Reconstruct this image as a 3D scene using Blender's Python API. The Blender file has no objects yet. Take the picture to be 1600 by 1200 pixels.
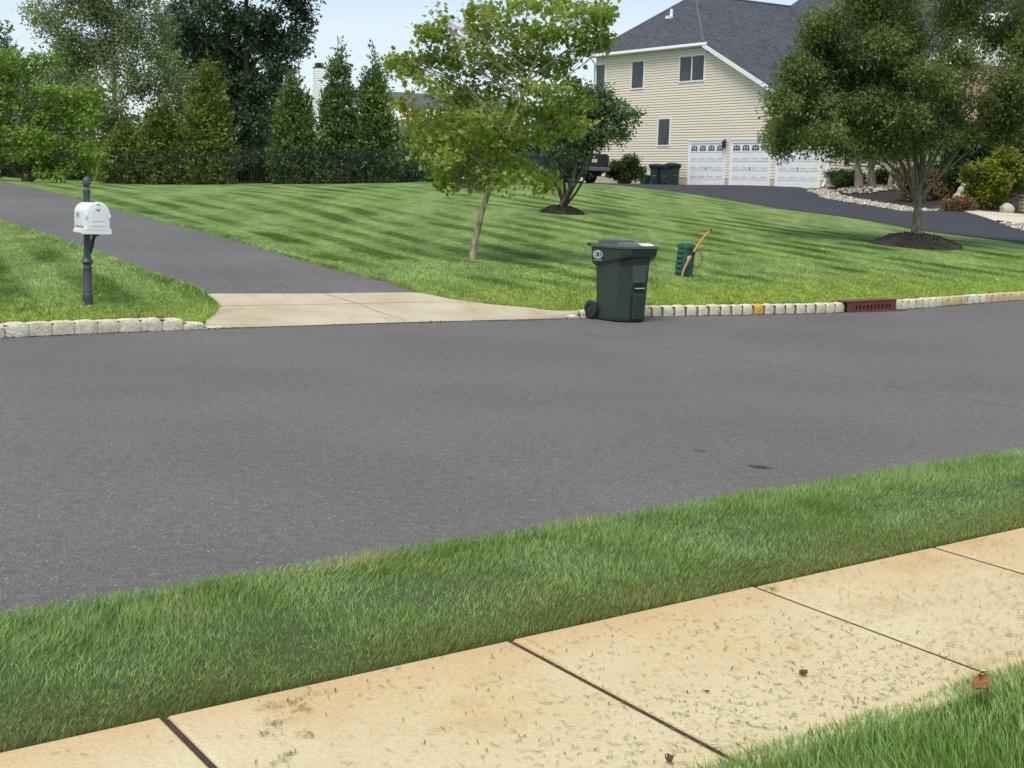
import bpy, math, random
import numpy as np
from mathutils import Vector, Matrix, Euler

random.seed(7)
RNG = np.random.default_rng(7)
scene = bpy.context.scene
COL = scene.collection
R = math.radians

# ------------------------------------------------------------------ camera
CAM = np.array([0.0, 0.0, 1.8])
FPX = 2219.0                       # focal length in pixels of a 1600 px wide frame
TH, ROLL = R(7.88), R(1.83)
_F = np.array([0, math.cos(TH), -math.sin(TH)])
_R0 = np.array([1.0, 0, 0]); _U0 = np.array([0, math.sin(TH), math.cos(TH)])
_RT = _R0 * math.cos(ROLL) + _U0 * math.sin(ROLL)
_UP = _U0 * math.cos(ROLL) - _R0 * math.sin(ROLL)
cd = bpy.data.cameras.new('camera'); cam = bpy.data.objects.new('camera', cd); COL.objects.link(cam)
cd.sensor_width = 36; cd.lens = 36 * FPX / 1600; cd.clip_start = 0.05; cd.clip_end = 3000
cam.matrix_world = Matrix(((_RT[0], _UP[0], -_F[0], 0), (_RT[1], _UP[1], -_F[1], 0), (_RT[2], _UP[2], -_F[2], 1.8), (0, 0, 0, 1)))
scene.camera = cam

# ------------------------------------------------------------------ light
SUN_EL, SUN_AZ = R(58), R(203)     # azimuth clockwise from +Y (the view direction)
w = bpy.data.worlds.new('World'); scene.world = w; w.use_nodes = True
nt = w.node_tree; nt.nodes.clear()
out = nt.nodes.new('ShaderNodeOutputWorld'); bg = nt.nodes.new('ShaderNodeBackground')
sky = nt.nodes.new('ShaderNodeTexSky'); sky.sky_type = 'NISHITA'; sky.sun_disc = False
sky.sun_elevation = SUN_EL; sky.sun_rotation = SUN_AZ; sky.altitude = 50
sky.air_density = 1.0; sky.dust_density = 0.6; sky.ozone_density = 2.0
tc = nt.nodes.new('ShaderNodeTexCoord'); mp = nt.nodes.new('ShaderNodeMapping'); mp.inputs['Scale'].default_value = (1.2, 1.2, 7)
nz = nt.nodes.new('ShaderNodeTexNoise'); nz.inputs['Scale'].default_value = 2.2; nz.inputs['Detail'].default_value = 7; nz.inputs['Roughness'].default_value = .55
cr = nt.nodes.new('ShaderNodeValToRGB'); cr.color_ramp.elements[0].position = .36; cr.color_ramp.elements[1].position = .72
cr.color_ramp.elements[0].color = (.30, .30, .30, 1); cr.color_ramp.elements[1].color = (.86, .86, .86, 1)
mx = nt.nodes.new('ShaderNodeMix'); mx.data_type = 'RGBA'
mx.inputs[7].default_value = (6.0, 6.5, 7.0, 1)        # thin bright cloud
L = nt.links.new
L(tc.outputs['Generated'], mp.inputs[0]); L(mp.outputs[0], nz.inputs['Vector']); L(nz.outputs[0], cr.inputs[0])
L(cr.outputs[0], mx.inputs[0]); L(sky.outputs[0], mx.inputs[6]); L(mx.outputs[2], bg.inputs[0])
bg.inputs[1].default_value = 0.10
L(bg.outputs[0], out.inputs[0])
sl = bpy.data.lights.new('sun', 'SUN'); sl.energy = 2.0; sl.angle = R(28); sl.color = (1, .94, .84)
so = bpy.data.objects.new('sun', sl); COL.objects.link(so)
sd = Vector((math.sin(SUN_AZ) * math.cos(SUN_EL), math.cos(SUN_AZ) * math.cos(SUN_EL), math.sin(SUN_EL)))
so.rotation_euler = sd.to_track_quat('Z', 'Y').to_euler(); so.location = (20, -10, 40)
vs = scene.view_settings; vs.view_transform = 'Standard'; vs.look = 'None'; vs.gamma = 1; vs.exposure = 0.55
scene.cycles.max_bounces = 6; scene.cycles.transparent_max_bounces = 8

# ------------------------------------------------------------------ projection helpers
def ray(px, py):
    d = _F * FPX + _RT * (px - 800) + _UP * (600 - py)
    return d / d[1]
def at(px, py, Y): return CAM + ray(px, py) * Y
def proj(P):
    q = np.asarray(P, float) - CAM; z = q @ _F
    return 800 + FPX * (q @ _RT) / z, 600 - FPX * (q @ _UP) / z
def on_z(px, py, z=0.0):
    d = ray(px, py); return CAM + d * ((z - CAM[2]) / d[2])
PHI = R(38.8)
EU = np.array([math.cos(PHI), math.sin(PHI)]); EN = np.array([-math.sin(PHI), math.cos(PHI)])
def uv2(u, v, z=0.0):
    p = EU * u + EN * v; return (p[0], p[1], z)

# far kerb (its foot on the road)
_kp = [(0, 528), (145, 521.5), (320, 514), (480, 509.5), (640, 504), (860, 499), (1000, 495), (1160, 492), (1318, 488.6), (1400, 484), (1500, 476), (1600, 468.7)]
_kw = [on_z(*p)[:2] for p in _kp]
_ku = np.array([p @ EU for p in _kw]); _kv = np.array([p @ EN for p in _kw])
_ku = np.concatenate([[-300, -40], _ku, [40, 300]]); _kv = np.concatenate([[_kv[0] - .2, _kv[0] - .1], _kv, [_kv[-1] + .3, _kv[-1] + .3]])
def _kern(u):
    u = np.asarray(u, float); a = 0; W = 0
    for o in np.linspace(-1.6, 1.6, 17):
        wgt = math.exp(-(o / .8) ** 2); a = a + wgt * np.interp(u + o, _ku, _kv); W += wgt
    return a / W
def kerb_v(u): return _kern(u)
def kpx(px):                        # u of the kerb foot seen at pixel column px
    us = np.linspace(-5, 60, 3000); P = np.stack([EU[0] * us + EN[0] * kerb_v(us), EU[1] * us + EN[1] * kerb_v(us), 0 * us], 1)
    return float(np.interp(px, proj(P)[0], us))
U_AP0, U_AP1 = kpx(322), kpx(912)
def kerb_h(u):                      # top of the kerb: sinks along the drive apron
    u = np.asarray(u, float)
    s = np.clip(np.minimum((u - (U_AP0 - .55)) / .7, ((U_AP1 + .35) - u) / .7), 0, 1); s = s * s * (3 - 2 * s)
    return .155 * (1 - s) + .035 * s

# ------------------------------------------------------------------ terrain
_ctl = [(240, 432, 20.0), (132, 391, 22.9), (0, 347, 27.7), (660, 460, 19.6), (560, 432, 21.2), (325, 462, 18.3), (350, 370, 26.7), (192, 329, 33.5),
        (87, 298, 41), (0, 283, 48.5), (0, 277, 58), (160, 288, 59), (370, 288, 59.5), (540, 287, 60), (700, 285, 60), (737, 404, 27.5),
        (878, 333, 42), (1068, 431, 25.5), (1432, 383, 37), (1600, 380, 40), (1600, 362, 46), (1424, 357, 45), (1424, 334, 52), (1240, 329, 50),
        (1283, 312, 60), (1262, 301, 65), (1100, 305, 58), (1040, 297.5, 62), (945, 287.5, 68), (1180, 291, 72), (1075, 290, 76.8), (1290, 294, 67.6),
        (925, 287, 84), (1300, 293, 66), (1350, 295, 62), (1450, 311, 57), (1500, 331, 49), (1555, 327, 51), (1600, 335, 50)]
_pts = [tuple(at(*c)) for c in _ctl]
for uu in (-60, -30, -10, 0, 5, 8, 10, 12, 14, 16, 18, 20, 22, 25, 30, 40, 60, 90):
    p = EU * uu + EN * (float(kerb_v(uu)) + .35); _pts.append((p[0], p[1], .17))
_pts += [(-60, 60, 1.3), (-60, 100, 1.6), (0, 110, 1.9), (60, 100, 2.3), (40, 62, 2.0), (60, 75, 1.9), (-40, 40, 1.1), (-25, 22, .7), (0, 150, 1.8), (70, 150, 2.2), (-60, 150, 1.6)]
_P = np.array(_pts); _S = 20.0
def _tk(r2): return np.where(r2 > 1e-12, r2 * np.log(np.maximum(r2, 1e-12)) * .5, 0)
_A = _P[:, :2] / _S; _n = len(_A)
_K = _tk(((_A[:, None] - _A[None]) ** 2).sum(2)) + np.eye(_n) * .004
_M = np.zeros((_n + 3, _n + 3)); _M[:_n, :_n] = _K; _M[:_n, _n] = 1; _M[:_n, _n + 1:] = _A; _M[_n:, :_n] = _M[:_n, _n:].T
_W = np.linalg.solve(_M, np.concatenate([_P[:, 2], [0, 0, 0]]))
def G(x, y):
    x = np.asarray(x, float); y = np.asarray(y, float); sh = x.shape
    xf, yf = x.ravel(), y.ravel(); o = np.empty(xf.shape)
    for i in range(0, len(xf), 20000):
        a, b = np.clip(xf[i:i + 20000], -90, 110) / _S, np.clip(yf[i:i + 20000], -60, 170) / _S
        r2 = (a[:, None] - _A[None, :, 0]) ** 2 + (b[:, None] - _A[None, :, 1]) ** 2
        o[i:i + 20000] = _tk(r2) @ _W[:_n] + _W[_n] + a * _W[_n + 1] + b * _W[_n + 2]
    u = xf * EU[0] + yf * EU[1]; v = xf * EN[0] + yf * EN[1]
    r = v - kerb_v(u)
    t = np.clip(r / 2.0, 0, 1); t = t * t * (3 - 2 * t)
    o = kerb_h(u) * (1 - t) + np.clip(o, .1, 2.5) * t
    return o.reshape(sh)
def g(x, y): return float(G(np.array([x]), np.array([y]))[0])
def gp(px, Y):                      # ground point in picture column px at distance Y
    x = (px - 800) / FPX * Y
    for _ in range(4):
        z = g(x, Y); x += (px - proj((x, Y, z))[0]) * Y / FPX
    return np.array([x, Y, g(x, Y)])
_TY = np.arange(14, 90, .04)
def onG(px, py):                    # first hit of the picture ray with the terrain
    d = ray(px, py); P = CAM[None] + d[None] * _TY[:, None]
    s = P[:, 2] - G(P[:, 0], P[:, 1]); k = np.argmax(s < 0)
    if not (s < 0).any(): k = int(np.argmin(s))
    return np.array([P[k, 0], P[k, 1], g(P[k, 0], P[k, 1])])

# ------------------------------------------------------------------ materials
def s2l(r, g_, b):
    f = lambda c: ((c / 255 + .055) / 1.055) ** 2.4 if c > 10 else c / 255 / 12.92
    return (f(r), f(g_), f(b), 1)
class NT:
    def __init__(s, name):
        s.m = bpy.data.materials.new(name); s.m.use_nodes = True; s.t = s.m.node_tree; s.n = s.t.nodes
        s.b = s.n['Principled BSDF']; s.o = s.n['Material Output']
    def new(s, t, **k):
        n = s.n.new(t)
        for a, b in k.items(): setattr(n, a, b)
        return n
    def link(s, a, b): s.t.links.new(a, b)
    def pos(s, sc=(1, 1, 1), obj=False, rot=(0, 0, 0)):
        c = s.new('ShaderNodeTexCoord') if obj else s.new('ShaderNodeNewGeometry')
        m = s.new('ShaderNodeMapping'); m.inputs['Scale'].default_value = sc; m.inputs['Rotation'].default_value = rot
        s.link(c.outputs['Object' if obj else 'Position'], m.inputs[0]); return m.outputs[0]
    def noise(s, vec, scale, detail=3, rough=.55):
        n = s.new('ShaderNodeTexNoise'); n.inputs['Scale'].default_value = scale; n.inputs['Detail'].default_value = detail; n.inputs['Roughness'].default_value = rough
        s.link(vec, n.inputs['Vector']); return n.outputs[0]
    def ramp(s, fac, stops):
        r = s.new('ShaderNodeValToRGB'); e = r.color_ramp.elements
        while len(e) < len(stops): e.new(.5)
        for k, (p, c) in enumerate(stops): e[k].position = p; e[k].color = c if len(c) == 4 else (*c, 1)
        s.link(fac, r.inputs[0]); return r.outputs[0]
    def mix(s, fac, a, b, mode='MIX'):
        m = s.new('ShaderNodeMix', data_type='RGBA', blend_type=mode)
        for i, v in ((0, fac), (6, a), (7, b)):
            if isinstance(v, (int, float)): m.inputs[i].default_value = v
            elif isinstance(v, tuple): m.inputs[i].default_value = v
            else: s.link(v, m.inputs[i])
        return m.outputs[2]
    def math(s, op, a, b=0.0, c=None):
        m = s.new('ShaderNodeMath', operation=op)
        for i, v in ((0, a), (1, b), (2, c)):
            if v is None: continue
            if isinstance(v, (int, float)): m.inputs[i].default_value = v
            else: s.link(v, m.inputs[i])
        return m.outputs[0]
    def col(s, c): s.link(c, s.b.inputs['Base Color']) if not isinstance(c, tuple) else setattr(s.b.inputs['Base Color'], 'default_value', c)
    def bump(s, h, strength=.3, dist=.01):
        b = s.new('ShaderNodeBump'); b.inputs['Strength'].default_value = strength; b.inputs['Distance'].default_value = dist
        s.link(h, b.inputs['Height']); s.link(b.outputs[0], s.b.inputs['Normal'])
    def rough(s, r, spec=None):
        s.b.inputs['Roughness'].default_value = r
        if spec is not None: s.b.inputs['Specular IOR Level'].default_value = spec
def g1(v): return (v, v, v, 1)
def mul(c, k): return (c[0] * k, c[1] * k, c[2] * k, 1)
def simple(name, c, rough=.6, var=.15, scale=6, bump=0, metal=0, spec=None, bscale=None, fine=.0):
    t = NT(name); p = t.pos(obj=True)
    n = t.noise(p, scale, 5)
    cc = t.ramp(n, [(.3, mul(c, 1 - var)), (.7, mul(c, 1 + var))])
    t.col(cc); t.rough(rough, spec); t.b.inputs['Metallic'].default_value = metal
    if bump: t.bump(t.noise(p, bscale or scale * 6, 4), bump, .02)
    return t.m

def leafmat(name, a, b, trans=.28, rough=.45, clump=.9, c3=None):
    t = NT(name)
    at_ = t.new('ShaderNodeAttribute', attribute_name='rnd')
    n = t.noise(t.pos(), clump, 2)
    f = t.math('ADD', t.math('MULTIPLY', at_.outputs['Fac'], .6), t.math('MULTIPLY_ADD', n, 1.6, -.6))
    stops = [(.05, a), (.95, b)] if c3 is None else [(.05, a), (.75, b), (1.0, c3)]
    c = t.ramp(f, stops)
    t.col(c); t.rough(rough, .35)
    tr = t.new('ShaderNodeBsdfTranslucent'); ms = t.new('ShaderNodeMixShader'); ms.inputs[0].default_value = trans
    tc_ = t.mix(1.0, c, (1.25, 1.3, .7, 1), 'MULTIPLY'); t.link(tc_, tr.inputs['Color'])
    t.link(t.b.outputs[0], ms.inputs[1]); t.link(tr.outputs[0], ms.inputs[2]); t.link(ms.outputs[0], t.o.inputs[0])
    return t.m

M = {}
# asphalt road
def asphalt(name, base, speck, tint=(1, 1, 1), stains=True, wear=.12):
    t = NT(name); p = t.pos()
    big = t.noise(p, .35, 4); mid = t.noise(p, 14, 9, .9); fin = t.noise(p, 90, 3, .8)
    c = t.ramp(fin, [(.34, mul(base, .38)), (.5, base), (.66, mul(base, 1.8))])
    c = t.mix(1.0, c, t.ramp(big, [(.3, g1(1 - wear)), (.7, g1(1 + wear))]), 'MULTIPLY')
    c = t.mix(1.0, c, t.ramp(mid, [(.36, g1(.66)), (.64, g1(1.36))]), 'MULTIPLY')
    v = t.new('ShaderNodeTexVoronoi'); v.inputs['Scale'].default_value = 40; t.link(p, v.inputs['Vector'])
    sz = t.math('LESS_THAN', v.outputs['Distance'], t.math('MULTIPLY', t.math('SUBTRACT', v.outputs['Color'], .42), .42))
    c = t.mix(t.math('MULTIPLY', sz, .75), c, speck)
    t.col(c); t.rough(.85, .3); t.bump(fin, .6, .006)
    return t, c, p
t, c, p = asphalt('asphalt_road', s2l(102, 99, 96), s2l(205, 203, 198))
# tar spots, hairline seam
def spot(t, c, X, Y, rx, ry, ang, dark):
    m = t.new('ShaderNodeMapping', vector_type='TEXTURE'); m.inputs['Location'].default_value = (X, Y, 0); m.inputs['Rotation'].default_value = (0, 0, ang); m.inputs['Scale'].default_value = (rx, ry, 1)
    gm = t.new('ShaderNodeNewGeometry'); t.link(gm.outputs['Position'], m.inputs[0])
    l = t.new('ShaderNodeVectorMath', operation='LENGTH'); t.link(m.outputs[0], l.inputs[0])
    n = t.noise(t.pos(), 30, 3)
    f = t.math('ADD', l.outputs['Value'], t.math('MULTIPLY_ADD', n, .9, -.45))
    return t.mix(t.ramp(f, [(.6, g1(dark)), (1.0, g1(0))]), c, (.012, .012, .013, 1))
for (px, py, rp, ry, dk) in ((1094, 704.5, .055, .05, .55), (1187, 730, .075, .075, .75), (1123, 722.5, .04, .02, .3), (1057, 700, .04, .02, .25)):
    q = on_z(px, py); c = spot(t, c, q[0], q[1], rp, ry * 1.3, PHI, dk)
sep = t.new('ShaderNodeSeparateXYZ')
a0, a1 = on_z(895, 517)[:2], on_z(1600, 640)[:2]; dd = (a1 - a0) / np.linalg.norm(a1 - a0); nn = np.array([-dd[1], dd[0]])
t.link(p, sep.inputs[0])
dist = t.math('SUBTRACT', t.math('ADD', t.math('MULTIPLY', sep.outputs[0], float(nn[0])), t.math('MULTIPLY', sep.outputs[1], float(nn[1]))), float(nn @ a0))
wob = t.math('MULTIPLY_ADD', t.noise(p, .8, 5), .5, -.25)
dabs = t.math('ABSOLUTE', t.math('ADD', dist, wob))
along = t.math('SUBTRACT', t.math('ADD', t.math('MULTIPLY', sep.outputs[0], float(dd[0])), t.math('MULTIPLY', sep.outputs[1], float(dd[1]))), float(dd @ a0))
seg = t.math('MULTIPLY', t.math('GREATER_THAN', along, -.3), t.math('GREATER_THAN', t.noise(p, 1.1, 2), .44))
c = t.mix(t.math('MULTIPLY', t.math('MULTIPLY', t.ramp(dabs, [(.004, g1(1)), (.022, g1(0))]), seg), .6), c, (.03, .03, .032, 1))
t.col(c); M['road'] = t.m
t, c, p = asphalt('asphalt_drive', s2l(101, 99, 98), s2l(165, 163, 160), wear=.16); M['drive'] = t.m
t, c, p = asphalt('asphalt_sealed', s2l(58, 59, 66), s2l(90, 90, 95), wear=.06); M['sealed'] = t.m

# lawn: mowing stripes in two directions, patches, fine grain
def lawnmat(name, stripes=True, bright=1.0, near=False):
    t = NT(name); p = t.pos()
    wv = t.noise(p, .09, 2)
    sp = t.new('ShaderNodeSeparateXYZ'); t.link(p, sp.inputs[0])
    def stripe(dx, dy, per, wob, sharp, ph=0.0):
        q = t.math('ADD', t.math('MULTIPLY', sp.outputs[0], -dy), t.math('MULTIPLY', sp.outputs[1], dx))
        q = t.math('ADD', q, t.math('MULTIPLY', wv, wob))
        s = t.math('SINE', t.math('ADD', t.math('MULTIPLY', q, 2 * math.pi / per), ph))
        return t.math('MULTIPLY_ADD', s, sharp, .5)
    A = s2l(128, 150, 88); B = s2l(76, 106, 40); D = s2l(62, 92, 26)
    A, B, D = mul(A, bright), mul(B, bright), mul(D, bright)
    patch = t.noise(p, .8, 4)
    if stripes:
        s1 = t.new('ShaderNodeClamp'); t.link(stripe(-.45, .893, 1.2, 3.2, 1.0), s1.inputs[0])
        s2 = t.new('ShaderNodeClamp'); t.link(stripe(.04, .999, 2.3, 3.4, 1.2), s2.inputs[0])
        pw = t.ramp(t.noise(p, .35, 4), [(.40, g1(.05)), (.60, g1(1))])
        vq = t.math('ADD', t.math('MULTIPLY', sp.outputs[0], float(EN[0])), t.math('MULTIPLY', sp.outputs[1], float(EN[1])))
        vq = t.math('ADD', vq, t.math('MULTIPLY', patch, 1.6)); zone = t.ramp(t.math('MULTIPLY_ADD', vq, .1, -1.55), [(.12, g1(0)), (.34, g1(1))])
        f1 = t.math('MULTIPLY', t.math('MULTIPLY', s1.outputs[0], pw), zone); A = t.mix(zone, mul(s2l(128, 146, 66), bright), A)
        c = t.mix(f1, A, B)
        c = t.mix(t.math('MULTIPLY', t.math('MULTIPLY', s2.outputs[0], zone), t.math('MULTIPLY_ADD', f1, .50, .22)), c, D)
    else:
        c = t.mix(t.ramp(patch, [(.35, g1(0)), (.65, g1(1))]), A, B)
    yel = t.ramp(t.noise(p, .45, 4), [(.55, g1(0)), (.75, g1(.4))])
    c = t.mix(yel, c, mul(s2l(160, 165, 88), bright))
    fin = t.noise(p, 5, 9, .88)
    c = t.mix(1.0, c, t.ramp(fin, [(.33, g1(.55)), (.5, g1(1.0)), (.67, g1(1.5))]), 'MULTIPLY')
    fb = t.noise(t.pos((1, .22, 1), rot=(0, 0, .5)), 3.0, 8, .8)
    c = t.mix(1.0, c, t.ramp(fb, [(.36, g1(.8)), (.64, g1(1.22))]), 'MULTIPLY')
    if near:
        at_ = t.new('ShaderNodeAttribute', attribute_name='rnd')
        c = t.mix(1.0, c, t.ramp(at_.outputs['Fac'], [(0, g1(.95)), (1, g1(1.9))]), 'MULTIPLY')
    t.col(c); t.rough(.9, .15)
    if not near: t.bump(t.noise(p, 60, 4, .8), .9, .03)
    return t.m
M['lawn'] = lawnmat('mown_lawn'); M['plainlawn'] = lawnmat('plain_lawn', stripes=False, bright=.8); M['lawnblade'] = lawnmat('mown_lawn_blades', near=True, bright=1.0)

def vergeblade(name, a, b, y, br):
    t = NT(name); p = t.pos(); at_ = t.new('ShaderNodeAttribute', attribute_name='rnd')
    n = t.noise(p, 2.2, 3)
    c = t.mix(t.ramp(n, [(.35, g1(0)), (.65, g1(1))]), a, b)
    c = t.mix(t.ramp(t.noise(p, 1.1, 4), [(.56, g1(0)), (.7, g1(.75))]), c, y)
    c = t.mix(1.0, c, t.ramp(at_.outputs['Fac'], [(0, g1(.42)), (.5, g1(.95)), (.85, g1(1.35)), (1, g1(2.0))]), 'MULTIPLY')
    c = t.mix(t.math('GREATER_THAN', at_.outputs['Fac'], .955), c, br)
    t.col(c); t.rough(.5, .3)
    tr = t.new('ShaderNodeBsdfTranslucent'); ms = t.new('ShaderNodeMixShader'); ms.inputs[0].default_value = .3
    t.link(c, tr.inputs['Color']); t.link(t.b.outputs[0], ms.inputs[1]); t.link(tr.outputs[0], ms.inputs[2]); t.link(ms.outputs[0], t.o.inputs[0])
    return t.m
M['verge'] = vergeblade('verge_grass', s2l(116, 152, 66), s2l(146, 178, 108), s2l(164, 164, 82), s2l(188, 180, 120))
M['thatch'] = vergeblade('dry_thatch', s2l(134, 138, 74), s2l(116, 134, 62), s2l(168, 150, 98), s2l(185, 170, 120))
M['soil'] = simple('soil', s2l(64, 78, 36), .95, .3, 14, bump=.6)

# concrete
def concrete(name, a, b, st, grain=60, oscale=1.1, edge=False):
    t = NT(name); p = t.pos()
    c = t.mix(t.ramp(t.noise(p, oscale, 5), [(.35, g1(0)), (.68, g1(1))]), a, b)
    c = t.mix(t.ramp(t.noise(p, 2.3, 6, .65), [(.55, g1(0)), (.72, g1(.6))]), c, st)
    if edge:                                  # rust-brown staining washed in from the verge side of the slabs
        sx = t.new('ShaderNodeSeparateXYZ'); t.link(p, sx.inputs[0])
        vv = t.math('ADD', t.math('MULTIPLY', sx.outputs[0], float(EN[0])), t.math('MULTIPLY', sx.outputs[1], float(EN[1])))
        vv = t.math('ADD', vv, t.math('MULTIPLY_ADD', t.noise(p, 2.5, 5, .7), .7, -.35))
        c = t.mix(t.ramp(t.math('MULTIPLY_ADD', vv, 1.0, -3.07), [(.5, g1(0)), (.9, g1(.5))]), c, s2l(190, 142, 84))
    f = t.noise(p, grain, 4, .8)
    c = t.mix(1.0, c, t.ramp(f, [(.3, g1(.80)), (.5, g1(1)), (.7, g1(1.13))]), 'MULTIPLY')
    f2 = t.noise(p, 260, 2, .6)
    c = t.mix(t.ramp(f2, [(.66, g1(0)), (.72, g1(.5))]), c, mul(st, .45))
    t.col(c); t.rough(.88, .25); t.bump(f, .35, .004); return t.m
M['walk'] = concrete('sidewalk_concrete', s2l(206, 192, 156), s2l(200, 180, 137), s2l(186, 152, 106), edge=True)
M['walk_dark'] = simple('joint_dirt', s2l(66, 50, 30), .95, .3, 20)
M['apron'] = concrete('apron_concrete', s2l(196, 186, 162), s2l(178, 166, 140), s2l(150, 136, 110))
M['path'] = concrete('path_concrete', s2l(205, 195, 175), s2l(190, 178, 155), s2l(170, 150, 120))
def stone(name, a, b, dk):
    t = NT(name); p = t.pos(); oi = t.new('ShaderNodeObjectInfo')
    c = t.mix(oi.outputs['Random'], a, b)
    c = t.mix(t.ramp(t.noise(p, 28, 5, .7), [(.45, g1(0)), (.62, g1(.8))]), c, dk)
    c = t.mix(t.ramp(t.noise(p, 7, 4), [(.5, g1(0)), (.75, g1(.35))]), c, s2l(196, 172, 120))
    t.col(c); t.rough(.85); t.bump(t.noise(p, 35, 5, .7), .9, .02); return t.m
M['granite'] = stone('granite_block', s2l(232, 226, 206), s2l(218, 210, 184), s2l(188, 180, 160))
M['yellowstone'] = simple('granite_yellow', s2l(214, 176, 82), .85, .15, 20, bump=.6)
M['tanstone'] = stone('granite_tan', s2l(216, 200, 156), s2l(214, 188, 136), s2l(178, 160, 124))
M['mortar'] = simple('mortar', s2l(104, 92, 70), .95, .25, 20, bump=.5)
M['cast'] = simple('rusty_casting', s2l(112, 62, 56), .8, .2, 12, bump=.4)
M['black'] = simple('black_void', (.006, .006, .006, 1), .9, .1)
# ------------------------------------------------------------------ mesh helpers
class MB:
    def __init__(s): s.v = []; s.f = []; s.uv = {}
    def add(s, vs, fs, uvs=None):
        b = len(s.v); s.v += [tuple(map(float, v)) for v in vs]
        for k, f in enumerate(fs):
            s.f.append(tuple(i + b for i in f))
            if uvs: s.uv[len(s.f) - 1] = uvs[k]
        return s
    def box(s, c, d, rz=0, top=1.0, topy=None, bev=0):
        x, y, z = d[0] / 2, d[1] / 2, d[2] / 2; ty = top if topy is None else topy
        cs, sn = math.cos(rz), math.sin(rz); vs = []
        if not bev:
            P = [(sx * x * (top if sz > 0 else 1), sy * y * (ty if sz > 0 else 1), sz * z) for sz in (-1, 1) for sx, sy in ((-1, -1), (1, -1), (1, 1), (-1, 1))]
            F = [(3, 2, 1, 0), (4, 5, 6, 7), (0, 1, 5, 4), (1, 2, 6, 5), (2, 3, 7, 6), (3, 0, 4, 7)]
        else:
            b = bev; P = []
            for (zz, k) in ((-z, 0), (-z + b, 1), (z - b, 1), (z, 0)):
                X, Y = (x - (0 if k else b)), (y - (0 if k else b)); t_ = top if zz > 0 else 1; t2 = ty if zz > 0 else 1
                for (px, py) in ((-X + b, -Y), (X - b, -Y), (X, -Y + b), (X, Y - b), (X - b, Y), (-X + b, Y), (-X, Y - b), (-X, -Y + b)): P.append((px * t_, py * t2, zz))
            F = [tuple(range(7, -1, -1)), tuple(range(24, 32))]
            for r in range(3):
                for i in range(8): j = (i + 1) % 8; F.append((r * 8 + i, r * 8 + j, r * 8 + 8 + j, r * 8 + 8 + i))
        return s.add([(c[0] + a * cs - b_ * sn, c[1] + a * sn + b_ * cs, c[2] + zz) for a, b_, zz in P], F)
    def box2(s, a, b, bev=0):
        return s.box([(a[i] + b[i]) / 2 for i in range(3)], [abs(b[i] - a[i]) for i in range(3)], bev=bev)
    def tube(s, pts, rad, n=8, cap=True):
        pts = [Vector(p) for p in pts]; rad = rad if hasattr(rad, '__len__') else [rad] * len(pts)
        b = len(s.v); side = None
        for i, p in enumerate(pts):
            d = (pts[min(i + 1, len(pts) - 1)] - pts[max(i - 1, 0)]).normalized()
            if side is None: side = d.orthogonal().normalized()
            side = (side - d * side.dot(d)).normalized(); o = d.cross(side)
            for k in range(n):
                a = 2 * math.pi * k / n; s.v.append(tuple(p + (side * math.cos(a) + o * math.sin(a)) * rad[i]))
        for i in range(len(pts) - 1):
            for k in range(n): j = (k + 1) % n; s.f.append((b + i * n + k, b + i * n + j, b + i * n + n + j, b + i * n + n + k))
        if cap: s.f.append(tuple(b + k for k in range(n - 1, -1, -1))); s.f.append(tuple(b + (len(pts) - 1) * n + k for k in range(n)))
        return s
    def lathe(s, prof, c=(0, 0, 0), n=16, rf=None):
        b = len(s.v)
        for r, z in prof:
            for k in range(n):
                a = 2 * math.pi * k / n; q = r * (rf(a, z) if rf else 1); s.v.append((c[0] + q * math.cos(a), c[1] + q * math.sin(a), c[2] + z))
        for i in range(len(prof) - 1):
            for k in range(n): j = (k + 1) % n; s.f.append((b + i * n + k, b + i * n + j, b + i * n + n + j, b + i * n + n + k))
        s.f.append(tuple(b + k for k in range(n - 1, -1, -1))); s.f.append(tuple(b + (len(prof) - 1) * n + k for k in range(n)))
        return s
    def cyl(s, a, b, r, n=16): return s.tube([a, b], r, n)
    def loft(s, rings, cap=True):
        b = len(s.v); n = len(rings[0])
        for rg in rings: s.v += [tuple(map(float, p)) for p in rg]
        for i in range(len(rings) - 1):
            for k in range(n): j = (k + 1) % n; s.f.append((b + i * n + k, b + i * n + j, b + i * n + n + j, b + i * n + n + k))
        if cap: s.f.append(tuple(b + k for k in range(n - 1, -1, -1))); s.f.append(tuple(b + (len(rings) - 1) * n + k for k in range(n)))
        return s
    def prism(s, poly, d):       # poly: 3d outline, d: extrusion vector
        n = len(poly); d = np.array(d); P = [np.array(p, float) for p in poly]
        return s.add([tuple(p) for p in P] + [tuple(p + d) for p in P],
                     [tuple(range(n - 1, -1, -1)), tuple(range(n, 2 * n))] + [(i, (i + 1) % n, n + (i + 1) % n, n + i) for i in range(n)])
    def build(s, name, mat, parent=None, smooth=False):
        me = bpy.data.meshes.new(name); me.from_pydata(s.v, [], s.f)
        mats = mat if isinstance(mat, (list, tuple)) else [mat]
        for m in mats: me.materials.append(M[m] if isinstance(m, str) else m)
        if s.uv:
            l = me.uv_layers.new(name='UVMap')
            for fi, uvs in s.uv.items():
                for k, li in enumerate(me.polygons[fi].loop_indices): l.data[li].uv = uvs[k]
        if smooth:
            for p_ in me.polygons: p_.use_smooth = True
            try: me.set_sharp_from_angle(angle=R(38))
            except Exception: pass
        me.update(); o = bpy.data.objects.new(name, me); COL.objects.link(o)
        if parent is not None: o.parent = parent
        return o

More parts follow.
